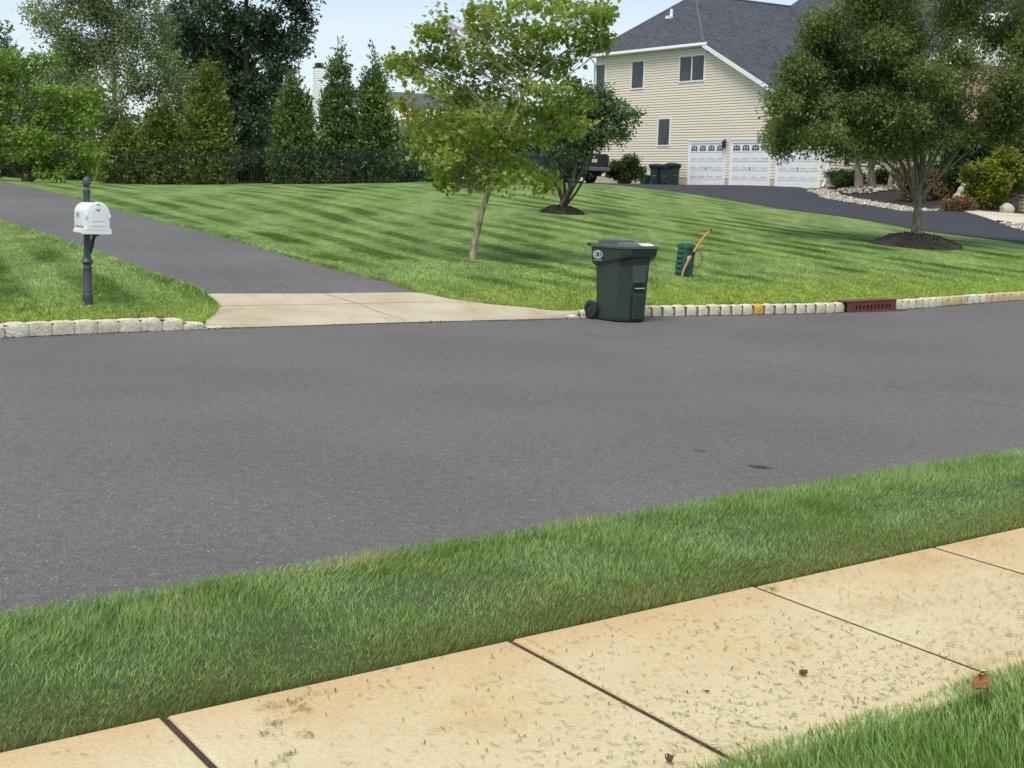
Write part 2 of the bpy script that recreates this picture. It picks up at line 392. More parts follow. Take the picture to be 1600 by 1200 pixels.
def tag(o, label=None, cat=None, group=None, kind=None):
    for k, v in (('label', label), ('category', cat), ('group', group), ('kind', kind)):
        if v: o[k] = v
    return o
def thing(name, label, cat, loc=(0, 0, 0), rz=0, group=None, rot=None):
    o = bpy.data.objects.new(name, None); COL.objects.link(o); o.location = tuple(map(float, loc)); o.rotation_euler = rot or (0, 0, rz); o.empty_display_size = .2
    return tag(o, label, cat, group)
def copy_tree(o, parent=None):
    c_ = o.copy(); COL.objects.link(c_); c_.parent = parent
    for ch in [x for x in bpy.data.objects if x.parent == o]: copy_tree(ch, c_)
    return c_

def np_mesh(name, V, F, mat, parent=None, rnd=None, nv=4, smooth=False):
    me = bpy.data.meshes.new(name); V = np.ascontiguousarray(V, np.float32); F = np.ascontiguousarray(F, np.int32)
    me.vertices.add(len(V)); me.vertices.foreach_set('co', V.ravel())
    me.loops.add(F.size); me.loops.foreach_set('vertex_index', F.ravel())
    me.polygons.add(len(F)); me.polygons.foreach_set('loop_start', np.arange(0, F.size, F.shape[1], dtype=np.int32))
    if smooth: me.polygons.foreach_set('use_smooth', np.ones(len(F), bool))
    me.materials.append(M[mat] if isinstance(mat, str) else mat)
    if rnd is not None:
        a = me.attributes.new('rnd', 'FLOAT', 'POINT'); a.data.foreach_set('value', np.ascontiguousarray(rnd, np.float32))
    me.update(calc_edges=True); me.validate(); o = bpy.data.objects.new(name, me); COL.objects.link(o)
    if parent is not None: o.parent = parent
    return o

def norm(a): return a / np.maximum(np.linalg.norm(a, axis=-1, keepdims=True), 1e-9)
DIAMOND = (np.array([(0, 0, 0), (.45, .30, .06), (1, 0, -.05), (.45, -.30, .06)]), np.array([(0, 1, 2, 3)]))
LOBED = (np.array([(0, 0, 0), (.10, .42, .02), (.38, .30, .05), (.52, .55, 0), (.62, .20, .04), (1.0, 0, -.08), (.62, -.20, .04), (.52, -.55, 0), (.38, -.30, .05), (.10, -.42, .02)]),
         np.array([(0, 1, 2, 4), (2, 3, 4, 4), (0, 4, 5, 6), (0, 6, 8, 9), (8, 6, 7, 7)]))
def leaves(name, P, D, N, S, mat, parent, shape=DIAMOND, aspect=1.0, origin=(0, 0, 0)):
    T, F = shape; n = len(P); X = norm(D); Z = norm(N - X * (N * X).sum(1, keepdims=True)); Y = np.cross(Z, X)
    V = P[:, None] + S[:, None, None] * (T[None, :, 0, None] * X[:, None] + aspect * T[None, :, 1, None] * Y[:, None] + T[None, :, 2, None] * Z[:, None])
    k = len(T); idx = (np.arange(n) * k)[:, None, None] + F[None]
    if shape is LOBED:           # triangles only
        tri = np.array([(0, 1, 2), (0, 2, 4), (2, 3, 4), (0, 4, 5), (0, 5, 6), (0, 6, 8), (6, 7, 8), (0, 8, 9)])
        idx = (np.arange(n) * k)[:, None, None] + tri[None]
    rn = np.repeat(RNG.random(n), k)
    return np_mesh(name, (V - np.array(origin)).reshape(-1, 3), idx.reshape(-1, idx.shape[-1]), mat, parent, rn)

def crown(blobs, nleaf, size, droop=.3, twig=9, tl=.45, up=.8, shell=.55, spread=.09, flat=1.0):
    """leaf positions, directions, normals. blobs: (centre, (rx,ry,rz)). twigs start inside the blobs and leaves sit along them"""
    vol = np.array([b[1][0] * b[1][1] * b[1][2] for b in blobs]) ** (2 / 3); pr = vol / vol.sum()
    nt_ = max(1, int(nleaf / twig)); bi = RNG.choice(len(blobs), nt_, p=pr)
    C = np.array([b[0] for b in blobs])[bi]; Rr = np.array([b[1] for b in blobs])[bi]
    d = norm(RNG.normal(size=(nt_, 3))); r = (RNG.random(nt_) ** (1 - shell) * (.75 + .25 * RNG.random(nt_)))[:, None]
    O = C + d * Rr * r
    td = norm(d * np.array([1, 1, .5]) + RNG.normal(size=(nt_, 3)) * .45 + np.array([0, 0, .15 - droop * .6]))
    td[:, 2] *= flat; td = norm(td)
    L_ = tl * (.6 + .8 * RNG.random(nt_))
    s = RNG.random((nt_, twig)); P = O[:, None] + td[:, None] * (L_[:, None] * s)[..., None] + RNG.normal(size=(nt_, twig, 3)) * spread
    P[..., 2] -= droop * .35 * (L_[:, None] * s ** 2)
    D = norm(td[:, None] * .7 + RNG.normal(size=(nt_, twig, 3)) * .7 + np.array([0, 0, -droop]))
    N = norm(RNG.normal(size=(nt_, twig, 3)) * .75 + np.array([0, 0, up]))
    S = size * (.6 + .8 * RNG.random((nt_, twig)))
    return P.reshape(-1, 3), D.reshape(-1, 3), N.reshape(-1, 3), S.ravel(), O, td

def branch_pts(a, b, n=6, sag=.0, wob=.06):
    a, b = np.array(a, float), np.array(b, float); l = np.linalg.norm(b - a); out_ = []
    w1, w2 = RNG.normal(size=3) * wob * l, RNG.normal(size=3) * wob * l
    for i in range(n + 1):
        s = i / n; q = a * (1 - s) + b * s; q = q + w1 * math.sin(math.pi * s) + w2 * math.sin(2 * math.pi * s) * .5; q[2] += sag * l * math.sin(math.pi * s)
        out_.append(tuple(q))
    return out_

def tree(name, label, cat, base, trunk, blobs, nleaf, size, leafm, barkm='bark', forks=None, tr=.12, nb=14, group=None, shape=DIAMOND, branch_r=.35, twigs=0, origin_h=None, **kw):
    """trunk: list of points from base up; limbs go from trunk points to blob centres"""
    root = thing(name, label, cat, base, group=group); b0 = np.array(base, float)
    mb = MB(); tp = [np.array(p, float) for p in trunk]; n = len(tp)
    mb.tube([tuple(p - b0) for p in tp], [tr * (1.25 if i == 0 else 1) * (1 - .75 * i / (n - 1)) for i in range(n)], 10)
    P, D, N, S, O, td = crown(blobs, nleaf, size, **kw)
    order = RNG.permutation(len(blobs))[:nb]
    seglen = [tp[i] for i in range(n)]
    for k in order:
        c_ = np.array(blobs[k][0]); 
        # leave the trunk below the blob
        cand = [(i + s / 4) for i in range(n - 1) for s in range(4)]
        pt = lambda q: tp[int(q)] * (1 - (q - int(q))) + tp[min(int(q) + 1, n - 1)] * (q - int(q))
        lo = kw.get('flat', 1)
        best = min(cand, key=lambda q: abs((c_[2] - pt(q)[2]) - .65 * np.linalg.norm((c_ - pt(q))[:2])) + (100 if q < (origin_h or 0) else 0))
        a = pt(best); r0 = tr * (1 - .75 * best / (n - 1)) * .55
        pts = branch_pts(a, c_, 6, sag=.05); m = len(pts)
        mb.tube([tuple(np.array(p) - b0) for p in pts], [r0 * (1 - .82 * i / (m - 1)) for i in range(m)], 6)
        rr = np.array(blobs[k][1])
        for _ in range(5):
            e = c_ + norm(RNG.normal(size=3)) * rr * .8; s_ = random.uniform(.4, .9); st = np.array(pts[int(s_ * (m - 1))])
            pp = branch_pts(st, e, 4, sag=.03); mb.tube([tuple(np.array(p) - b0) for p in pp], [r0 * .34 * (1 - .8 * i / 4) for i in range(5)], 4)
    if twigs:
        for i in RNG.permutation(len(O))[:twigs]:
            mb.tube([tuple(O[i] - td[i] * .25 - b0), tuple(O[i] + td[i] * .3 - b0)], [.007, .003], 3, cap=False)
    mb.build('trunk', barkm, root, smooth=True)
    leaves('crown', P, D, N, S, leafm, root, shape, origin=b0)
    return root

def pxblobs(Y, lst):
    """(px, py, rx, ry[, dy[, rdepth]]) ellipses in the picture at distance Y -> world blobs"""
    o = []
    for b in lst:
        dy = b[4] if len(b) > 4 else 0; k = (Y + dy) / FPX; c_ = at(b[0], b[1], Y + dy)
        o.append((c_, (b[2] * k, (b[5] if len(b) > 5 else b[2] * k * .9), b[3] * k)))
    return o

def bark(name, a, b):
    t = NT(name); p = t.pos((9, 9, 2.2)); n = t.noise(p, 1.6, 6, .7)
    t.col(t.ramp(n, [(.35, a), (.62, b)])); t.rough(.9); t.bump(n, .9, .03); return t.m
M['bark'] = bark('bark_grey', s2l(78, 68, 54), s2l(142, 132, 112))
M['bark_dark'] = bark('bark_dark', s2l(48, 42, 34), s2l(98, 88, 70))
M['bark_pale'] = bark('bark_peeling', s2l(96, 82, 62), s2l(190, 178, 148))
M['bark_brown'] = bark('bark_brown', s2l(90, 66, 48), s2l(140, 112, 84))

# ------------------------------------------------------------------ setting: road, lawns, drives
def sheet(name, rows, mat, kind='structure', parent=None, smooth=True):
    """rows: (nr, nc, 3) grid"""
    A = np.array(rows, float); nr, nc = A.shape[:2]; V = A.reshape(-1, 3)
    i = np.arange((nr - 1) * (nc - 1)); r, c_ = i // (nc - 1), i % (nc - 1); a = r * nc + c_
    F = np.stack([a, a + 1, a + nc + 1, a + nc], 1)
    o = np_mesh(name, V, F, mat, parent, smooth=smooth)
    if kind: o['kind'] = kind
    return o
U = np.concatenate([np.linspace(-280, -30, 12)[:-1], np.arange(-30, 72, .35), np.linspace(72, 300, 14)[1:]])
KV = kerb_v(U)
V_VERGE = 5.25
rows = []
for s in (0, .1, .5, .9, 1.0):
    v = (V_VERGE - .05) * (1 - s) + (KV + .12) * s
    rows.append(np.stack([EU[0] * U + EN[0] * v, EU[1] * U + EN[1] * v, 0 * U], 1))
sheet('road', rows, 'road')
# lawn from the kerb outwards
RR = np.concatenate([np.array([.16, .3, .5]), np.arange(.75, 62, .35), np.arange(62, 80, 1.1), np.array([82, 90, 105, 130, 180, 260, 420, 800])])
UG, RG = np.meshgrid(U, RR); VG = kerb_v(UG) + RG
XG = EU[0] * UG + EN[0] * VG; YG = EU[1] * UG + EN[1] * VG
ZG = G(XG, YG) - .012
sheet('lawn', np.stack([XG, YG, ZG], 2), 'lawn')
print('terrain check', [(c_, round(float(at(*c_)[2] - g(at(*c_)[0], c_[2])), 2)) for c_ in _ctl if abs(float(at(*c_)[2] - g(at(*c_)[0], c_[2]))) > .08])

def resample(pts, n):
    P = np.array(pts, float); s = np.concatenate([[0], np.cumsum(np.linalg.norm(np.diff(P, axis=0), axis=1))]); t_ = np.linspace(0, s[-1], n)
    return np.stack([np.interp(t_, s, P[:, k]) for k in range(P.shape[1])], 1)
def smooth_line(P, k=2):
    P = P.copy()
    for _ in range(k): P[1:-1] = .25 * P[:-2] + .5 * P[1:-1] + .25 * P[2:]
    return P
def byindex(pts, n):
    P = np.array(pts, float); t_ = np.linspace(0, len(P) - 1, n); return np.stack([np.interp(t_, np.arange(len(P)), P[:, k]) for k in range(P.shape[1])], 1)
def drape(name, ea, eb, mat, off=.02, n=70, m=14, kind='structure', sm=3, rag=0, parent=None, paired=False):
    rs = byindex if paired else resample
    A = smooth_line(rs([p[:2] for p in ea], n), sm); B = smooth_line(rs([p[:2] for p in eb], n), sm)
    if rag: A = A + RNG.normal(size=A.shape) * rag; B = B + RNG.normal(size=B.shape) * rag
    S_ = np.linspace(0, 1, m); Pg = A[None] * (1 - S_)[:, None, None] + B[None] * S_[:, None, None]
    Z = G(Pg[..., 0], Pg[..., 1]) + off
    Z[0] -= off + .03; Z[-1] -= off + .03
    Pg[0] += (Pg[0] - Pg[1]) * .02; 
    return sheet(name, np.concatenate([Pg, Z[..., None]], 2), mat, kind, parent)
# left drive (grey asphalt): right edge and left edge walked up the slope
re_ = [onG(662, 460.5), onG(560, 432), onG(450, 400), onG(350, 370), onG(192, 329), onG(87, 300), np.array([-17.5, 48.5, 0]), np.array([-24, 55, 0]), np.array([-45, 66, 0])]
le_ = [onG(318, 462), onG(240, 432), onG(132, 391), onG(60, 366), onG(0, 348), np.array([-15.2, 34.5, 0]), np.array([-21, 42, 0]), np.array([-30, 50, 0]), np.array([-50, 60, 0])]
drape('driveway_left', re_, le_, 'drive', .016, n=120, m=26, sm=4)
DRL = (re_, le_)
M['joint_light'] = simple('joint_grey', s2l(150, 138, 114), .95, .15, 20)
# apron slab with two joints
uA = np.linspace(U_AP0 + .02, U_AP1 - .05, 90)
front = np.stack([EU[0] * uA + EN[0] * (kerb_v(uA) + .05), EU[1] * uA + EN[1] * (kerb_v(uA) + .05)], 1)
bk = smooth_line(resample([p[:2] for p in [onG(322, 504), onG(336, 493), onG(344, 481), onG(336, 472), onG(321, 462), onG(400, 461.5), onG(520, 460.8), onG(655, 459.5), onG(700, 469), onG(760, 477), onG(830, 483), onG(905, 488)]], 90), 1)
S_ = np.linspace(0, 1, 26)
Pg = front[None] * (1 - S_)[:, None, None] + bk[None] * S_[:, None, None]
Zg = G(Pg[..., 0], Pg[..., 1]) + .022
Zg[0] = .004; Zg[1] = np.minimum(Zg[1], .045)
sheet('driveway_apron', np.concatenate([Pg, Zg[..., None]], 2), 'apron')
def joint_strip(name, pts, w_, mat, off=.0265):
    P = resample([p[:2] for p in pts], 40); d = np.gradient(P, axis=0); nrm = norm(np.stack([-d[:, 1], d[:, 0]], 1))
    A, B = P - nrm * w_ / 2, P + nrm * w_ / 2
    rows_ = [np.column_stack([q, G(q[:, 0], q[:, 1]) + off]) for q in (A, B)]
    return sheet(name, rows_, mat)
joint_strip('driveway_joint', [onG(505, 461.5), onG(560, 478), onG(632, 500)], .012, 'joint_light')
joint_strip('driveway_joint', [onG(344, 481), onG(450, 479.5), onG(560, 478), onG(735, 474.5)], .008, 'joint_light')
# right drive (sealed black) and the garage court
fe = [gp(790, 82), gp(870, 73.5), gp(945, 68), gp(1040, 62), gp(1100, 58), gp(1170, 54), gp(1240, 50), gp(1330, 47.4), gp(1424, 45), gp(1525, 42.2), gp(1600, 40), gp(1750, 36.5), gp(1950, 34)]
_wb, _wa = np.array(at(1293, 294, 67.6)), np.array(at(925, 287, 84.0)); _wl = lambda s_: _wb * (1 - s_) + _wa * s_ + np.array([.35, .2, 0])
be = [gp(790, 97), _wl(1.0), _wl(.82), _wl(.6), _wl(.38), _wl(.12), gp(1272, 63.6), gp(1318, 57.2), gp(1424, 52), gp(1545, 47.8), gp(1600, 46), gp(1750, 42), gp(1950, 39)]
drape('driveway_right', fe, be, 'sealed', .045, n=170, m=60, sm=6, paired=True)
# ------------------------------------------------------------------ near side: verge, sidewalk, corner lawn
ZS = .15
UN = np.concatenate([[-60, -30], np.arange(-12, 26, .25), [30, 60, 120]])
def vrow(v, z, uu=UN):
    v = np.broadcast_to(v, uu.shape); return np.stack([EU[0] * uu + EN[0] * v, EU[1] * uu + EN[1] * v, np.broadcast_to(z, uu.shape)], 1)
wobv = .012 * np.sin(UN * 5.3) + .01 * np.sin(UN * 13.1)
sheet('verge_ground', [vrow(3.96, .06), vrow(3.965, .125), vrow(4.03, .135), vrow(4.6, .15), vrow(V_VERGE - .05 + wobv, .13), vrow(V_VERGE + wobv, .004), vrow(V_VERGE + wobv, -.05)], 'soil')
sheet('front_lawn_ground', [vrow(-60, .16), vrow(-5, .16), vrow(0, .16), vrow(2.0, .155), vrow(2.66, .135), vrow(2.70, .05)], 'plainlawn')
joints = [.5, 1.82, 3.19, 4.52, 5.80]
js = [joints[0] - 1.31 * k for k in range(30, 0, -1)] + joints + [joints[-1] + 1.30 * k for k in range(1, 40)]
mb = MB(); SK = -.05
for a, b in zip(js[:-1], js[1:]):
    G_, bv = .012, .014; V0, V1 = 2.62, 3.93; sk = lambda v: (v - 3.93) * .11
    dz = random.uniform(-.004, .004)
    rings = []
    for (ins, z) in ((0, .02), (0, ZS - bv), (bv * .35, ZS - bv * .3), (bv, ZS)):
        rings.append([uv2(a + G_ + ins + sk(V0), V0 + ins, z + dz), uv2(b - G_ - ins + sk(V0), V0 + ins, z + dz), uv2(b - G_ - ins + sk(V1), V1 - ins, z + dz), uv2(a + G_ + ins + sk(V1), V1 - ins, z + dz)])
    mb.loft(rings)
o = mb.build('sidewalk', 'walk'); o['kind'] = 'structure'
sheet('sidewalk_bed', [vrow(2.6, .1), vrow(2.66, .139), vrow(3.92, .139), vrow(3.97, .115)], 'walk_dark')

def blades(name, P, H, Wd, lean, mat, group=None, bend=.6, flat=None):
    n = len(P); a = RNG.random(n) * 2 * np.pi; wd = np.stack([np.cos(a), np.sin(a), 0 * a], 1) * (Wd / 2)[:, None]
    l1 = lean * (H * .35)[:, None]; l2 = lean * (H * 1.0)[:, None]
    up = np.array([0, 0, 1.0]); ln = np.linalg.norm(lean, axis=1)
    k = 1 / np.sqrt(1 + (ln * bend) ** 2)
    V = np.stack([P - wd, P + wd, P + l1 * 1 + up * (H * .55 * k)[:, None] + wd * .75, P + l1 + up * (H * .55 * k)[:, None] - wd * .75, P + l2 + up * (H * .95 * k)[:, None]], 1)
    b = (np.arange(n) * 5)[:, None]
    F = np.concatenate([b + np.array([[0, 1, 2]]), b + np.array([[0, 2, 3]]), b + np.array([[3, 2, 4]])], 0)
    return np_mesh(name, V.reshape(-1, 3), F, mat, None, np.repeat(RNG.random(n), 5))
def vnoise(x, y, s, seed=0):
    a = x * s + seed * 7.1; b = y * s + seed * 3.3
    return (np.sin(a * 1.3 + 2.1 * np.sin(b * .9)) + np.sin(b * 1.7 + 1.3 * np.sin(a * 1.1 + 1)) + np.sin((a + b) * 2.3) * .5) / 2.5
def strip_grass(name, label, n, u0, u1, v0, v1, hlo, hhi, wlo, whi, comb, edge=None, mat='verge', z=.135, thin=None):
    u = u0 + (u1 - u0) * RNG.random(n); v = v0 + (v1 - v0) * RNG.random(n)
    if thin is not None:
        k = RNG.random(n) < thin(u, v); u, v = u[k], v[k]; n = len(u)
    x = EU[0] * u + EN[0] * v; y = EU[1] * u + EN[1] * v
    P = np.stack([x, y, np.full(n, z)], 1)
    hm = 1 + .35 * vnoise(x, y, 3.1); H = (hlo + (hhi - hlo) * RNG.random(n)) * hm
    ang = comb + 1.2 * vnoise(x, y, 2.4, 2) + .5 * vnoise(x, y, 7, 3) + RNG.normal(size=n) * .8; mag = .35 + .5 * RNG.random(n) + .3 * vnoise(x, y, 2.3, 5)
    lean = np.stack([np.cos(ang) * mag, np.sin(ang) * mag, 0 * ang], 1)
    if edge is not None: H = H * edge(u, v)
    o = blades(name, P, H, wlo + (whi - wlo) * RNG.random(n), lean, mat)
    tag(o, label, 'grass', kind='stuff'); return o
ef = lambda u, v: np.clip(.16 + (v - 4.03 + .05 * vnoise(u, v, 6)) / .42, .16, 1.0)
strip_grass('grass', 'green grass of the strip between road and sidewalk', 250000, -2.5, 14, 4.0, V_VERGE - .01, .020, .050, .0016, .0034, PHI + .5, ef)
strip_grass('grass', 'thin grass further along the strip beside the road', 30000, 14, 30, 3.99, V_VERGE, .045, .085, .005, .009, PHI + .5, ef)
strip_grass('dry_grass', 'short brownish clipped grass along the edge of the sidewalk', 90000, -2.5, 13, 3.955, 4.37, .012, .040, .0015, .003, PHI, None, 'thatch', .132, lambda u, v: np.clip((4.39 - v) / .26, 0, 1) ** .8)
ef2 = lambda u, v: np.clip(.55 + (2.72 - v) / .3, .5, 1.0) * 1.0
strip_grass('grass', 'taller green lawn grass overhanging the near corner of the sidewalk', 70000, 2.2, 8, 1.2, 2.69, .035, .075, .0025, .0045, PHI + 1.9, ef2, 'verge', .14)
strip_grass('grass', 'lawn grass in front of the sidewalk', 30000, -4, 2.2, 1.4, 2.69, .05, .09, .004, .006, PHI + 1.9, ef2, 'verge', .14)

# clippings lying on the slabs
n = 7500
u = 1.4 + 7 * RNG.random(n); v = 2.75 + 1.15 * RNG.random(n) ** 1.35
keep = RNG.random(n) < np.clip(.25 + .75 * (1 - (v - 2.75) / 1.3) + .3 * vnoise(u * 2, v * 2, 2.0), .08, 1) * np.clip((u - 1.6) / 1.8, .12, 1); u, v = u[keep], v[keep]; n = len(u)
cu = []; cv = []
for (px, py) in ((455, 1095), (470, 1110), (430, 1130), (415, 1150), (475, 1150), (455, 1180), (420, 1105), (440, 1190), (490, 1085)):
    q = on_z(px, py, ZS); cu += list(q[:2] @ EU + RNG.normal(size=16) * .02); cv += list(q[:2] @ EN + RNG.normal(size=16) * .022)
u = np.concatenate([u, cu]); v = np.concatenate([v, cv]); n = len(u)
a = RNG.normal(size=n) * 1.2 - .2; ln = .012 + .034 * RNG.random(n) ** 2; P0 = np.stack([EU[0] * u + EN[0] * v, EU[1] * u + EN[1] * v, np.full(n, ZS + .006)], 1)
d = np.stack([np.cos(a), np.sin(a), .06 * RNG.normal(size=n)], 1); sdv = np.stack([-np.sin(a), np.cos(a), 0 * a], 1) * (.0009 + .0010 * RNG.random(n))[:, None]
mid = P0 + d * ln[:, None] * .5 + sdv * 3 * RNG.normal(size=(n, 1)); end = P0 + d * ln[:, None]
V = np.stack([P0 - sdv, P0 + sdv, mid + sdv, mid - sdv, end], 1).reshape(-1, 3); b = (np.arange(n) * 5)[:, None]
F = np.concatenate([b + np.array([[0, 1, 2]]), b + np.array([[0, 2, 3]]), b + np.array([[3, 2, 4]])], 0)
M['clip'] = vergeblade('clippings', s2l(122, 124, 70), s2l(100, 114, 62), s2l(140, 118, 66), s2l(130, 100, 56))
tag(np_mesh('grass_clippings', V, F, 'clip', None, np.repeat(RNG.random(n), 5)), 'cut grass clippings scattered over the sidewalk slabs', 'grass clippings', kind='stuff')
# weeds in the joint
def tuft(name, label, px, py, z, n, h, spread):
    q = on_z(px, py, z); P = np.array([q] * n) + np.column_stack([RNG.normal(size=n) * spread, RNG.normal(size=n) * spread, 0 * np.arange(n)])
    a_ = RNG.random(n) * 6.28; m_ = .3 + .9 * RNG.random(n)
    tag(blades(name, P, h * (.5 + RNG.random(n) * .6), .002 + .002 * RNG.random(n), np.stack([np.cos(a_) * m_, np.sin(a_) * m_, 0 * a_], 1), 'verge'), label, 'weed')
tuft('weed', 'small grass weed growing from a sidewalk joint near the verge', 1207, 925, .135, 46, .035, .014)
tuft('weed', 'tiny weed at the verge end of the sidewalk joint', 1180, 912, .135, 24, .03, .01)
def dead_leaf(px, py, z, sz, col, label, rz, curl):
    q = on_z(px, py, z); t_ = thing('dead_leaf', label, 'leaf', q, rz)
    m_ = MB(); rows_ = []
    for i in range(9):
        s = i / 8; w_ = sz * .42 * math.sin(math.pi * (s * .86 + .08)) * (1 + .3 * math.sin(s * 17)); r_ = []
        for j in range(-3, 4): k = j / 3; r_.append(((s - .5) * sz, k * w_, .004 + curl * sz * (abs(k) ** 1.7) + .3 * curl * sz * (s - .5) ** 2 * 4 + .04 * sz * math.sin(s * 9 + j)))
        rows_.append(r_)
    vs_ = [p for r_ in rows_ for p in r_]; m_.add(vs_, [(i * 7 + j, i * 7 + j + 1, i * 7 + 8 + j, i * 7 + 7 + j) for i in range(8) for j in range(6)])
    m_.build('blade', col, t_, smooth=True); m2 = MB(); m2.tube([(-.5 * sz, 0, .006), (-.75 * sz, sz * .05, .012), (-.95 * sz, sz * .16, .006)], [.0012, .001, .0008], 5); m2.build('stalk', col, t_)
    return t_
M['deadleaf'] = simple('dead_leaf_brown', s2l(168, 118, 78), .7, .35, 30); M['deadleaf2'] = simple('dead_leaf_dark', s2l(110, 78, 58), .7, .35, 30)
lf = dead_leaf(1517, 1070, .215, .062, 'deadleaf', 'curled brown dead leaf lying on the grass at the right edge', .9, .75); lf.rotation_euler = (.9, -.5, 1.2)
dead_leaf(1255, 1057, ZS + .002, .032, 'deadleaf2', 'small shrivelled brown leaf in the middle of a sidewalk slab', .3, .5)
dead_leaf(1045, 1193, ZS + .002, .03, 'deadleaf2', 'small dark leaf on the sidewalk at the bottom edge', 2.0, .6)
dead_leaf(1105, 1083, ZS + .002, .016, 'deadleaf2', 'tiny dark leaf scrap left of the shrivelled leaf', .1, .3)

# ------------------------------------------------------------------ stone kerbs
def kerb(name, label, u0, u1, step, gap=.004, mats=None):
    vm = float(kerb_v((u0 + u1) / 2)); root = thing(name, label, 'kerb', uv2((u0 + u1) / 2, vm)); o0 = np.array(root.location)
    n_ = max(1, int(round((u1 - u0) / step))); st = (u1 - u0) / n_
    core = MB(); cs = np.linspace(u0 + .004, u1 - .004, n_ * 2 + 1); rings = []
    for c_ in cs:
        kv = float(kerb_v(c_)); h = float(kerb_h(c_)); rings.append([tuple(np.array(uv2(c_, kv + .02, -.03)) - o0), tuple(np.array(uv2(c_, kv + .15, -.03)) - o0), tuple(np.array(uv2(c_, kv + .15, h - .022)) - o0), tuple(np.array(uv2(c_, kv + .022, h - .022)) - o0)])
    core.loft(rings); core.build('mortar', 'mortar', root)
    for i in range(n_):
        a = u0 + i * st + gap + random.uniform(-.003, .003); b = u0 + (i + 1) * st - gap + random.uniform(-.003, .003)
        c_ = (a + b) / 2; kv = float(kerb_v(c_)); h = float(kerb_h(c_)) + random.uniform(-.008, .006)
        vs_, fs_ = [], []; nx, ny, nz_ = 5, 4, 4; idx = {}
        j_ = [random.uniform(-.008, .008) for _ in range(8)]
        L_ = b - a
        def P3(i_, j2, k_):
            s, t_, q = i_ / nx, j2 / ny, k_ / nz_
            rx = .018 * ((abs(2 * s - 1)) ** 4); e = (abs(2 * s - 1)) ** 5
            uu = a + L_ * s; vv = kv + (.155) * t_ + (.012 * e * (1 - t_)); zz = -.04 + (h + .04) * q
            if k_ == nz_: zz -= .014 * e + .012 * (abs(2 * t_ - 1)) ** 4
            if j2 == 0: vv += random.uniform(-.007, .007) + (.012 if k_ == nz_ else 0) + .004 * q
            if k_ == nz_: zz += random.uniform(-.005, .004)
            if i_ in (0, nx): uu += random.uniform(-.003, .003)
            return tuple(np.array(uv2(uu, vv, zz)) - o0)
        def vid(i_, j2, k_):
            key = (i_, j2, k_)
            if key not in idx: idx[key] = len(vs_); vs_.append(P3(*key))
            return idx[key]
        for i_ in range(nx):
            for k_ in range(nz_):
                fs_.append((vid(i_, 0, k_), vid(i_ + 1, 0, k_), vid(i_ + 1, 0, k_ + 1), vid(i_, 0, k_ + 1)))
            for j2 in range(ny): fs_.append((vid(i_, j2, nz_), vid(i_ + 1, j2, nz_), vid(i_ + 1, j2 + 1, nz_), vid(i_, j2 + 1, nz_)))
        for j2 in range(ny):
            for k_ in range(nz_):
                fs_.append((vid(0, j2 + 1, k_), vid(0, j2, k_), vid(0, j2, k_ + 1), vid(0, j2 + 1, k_ + 1)))
                fs_.append((vid(nx, j2, k_), vid(nx, j2 + 1, k_), vid(nx, j2 + 1, k_ + 1), vid(nx, j2, k_ + 1)))
        m_ = MB(); m_.add(vs_, fs_); mt = mats(c_) if mats else 'granite'
        so_ = m_.build('kerb_stone', mt, root, smooth=True)
        if mt == 'yellowstone': so_['label'] = 'yellow stained kerb stone'
    return root
uY = kpx(1184); uD0, uD1 = kpx(1321), kpx(1397)
kerb('stone_kerb', 'pale granite block kerb left of the driveway apron', U_AP0 - 8, U_AP0 + .25, .262)
kerb('stone_kerb', 'granite block kerb between trash cart and storm drain with one yellow block', U_AP1 - .25, uD0 - .01, .206, gap=.006, mats=lambda c_: 'yellowstone' if abs(c_ - uY) < .1 else 'granite')
kerb('stone_kerb', 'granite block kerb to the right of the storm drain turning tan', uD1 + .01, uD1 + 16, .232, gap=.013, mats=lambda c_: 'tanstone' if c_ > kpx(1540) or (c_ > kpx(1470) and random.random() < .4) else 'granite')
# storm drain head
t_ = thing('storm_drain', 'reddish brown cast iron curb inlet with a row of slots', 'storm drain', uv2((uD0 + uD1) / 2, float(kerb_v((uD0 + uD1) / 2))), rz=0)
um = (uD0 + uD1) / 2; dv = float(kerb_v(uD1) - kerb_v(uD0)); t_.rotation_euler = (0, 0, PHI + math.atan2(dv, uD1 - uD0)); Wd = (uD1 - uD0) - .02
mb = MB(); H_ = .175; nsl = 10; x0 = -Wd / 2 + .20; sw = (Wd - .34) / (nsl * 2 - 1)
mb.box2((-Wd / 2, -.02, -.05), (Wd / 2, .0, .035)); mb.box2((-Wd / 2, -.02, .105), (Wd / 2, 0, H_)); mb.box2((-Wd / 2, 0, H_ - .02), (Wd / 2, .2, H_))
mb.box2((-Wd / 2, -.02, .035), (x0, 0, .105)); mb.box2((x0 + sw * (nsl * 2 - 1), -.02, .035), (Wd / 2, 0, .105))
for i in range(nsl - 1): mb.box2((x0 + sw * (2 * i + 1), -.02, .035), (x0 + sw * (2 * i + 2), 0, .105))
mb.box2((-Wd / 2 - .008, -.03, H_ - .012), (Wd / 2 + .008, 0.21, H_ + .004), bev=.004)
mb.build('inlet_face', 'cast', t_)
mb = MB(); mb.box2((-Wd / 2 + .02, .03, -.05), (Wd / 2 - .02, .19, .15)); mb.build('chamber', 'black', t_)
mb = MB(); mb.add([(-Wd * .3, -.02, .006), (-Wd * .2, -.10, .007), (Wd * .2, -.16, .008), (Wd * .5, -.20, .007), (Wd * .66, -.16, .006), (Wd * .5, -.02, .006)], [(0, 1, 2, 3, 4, 5)]); mb.build('gutter_plate', 'cast', t_)

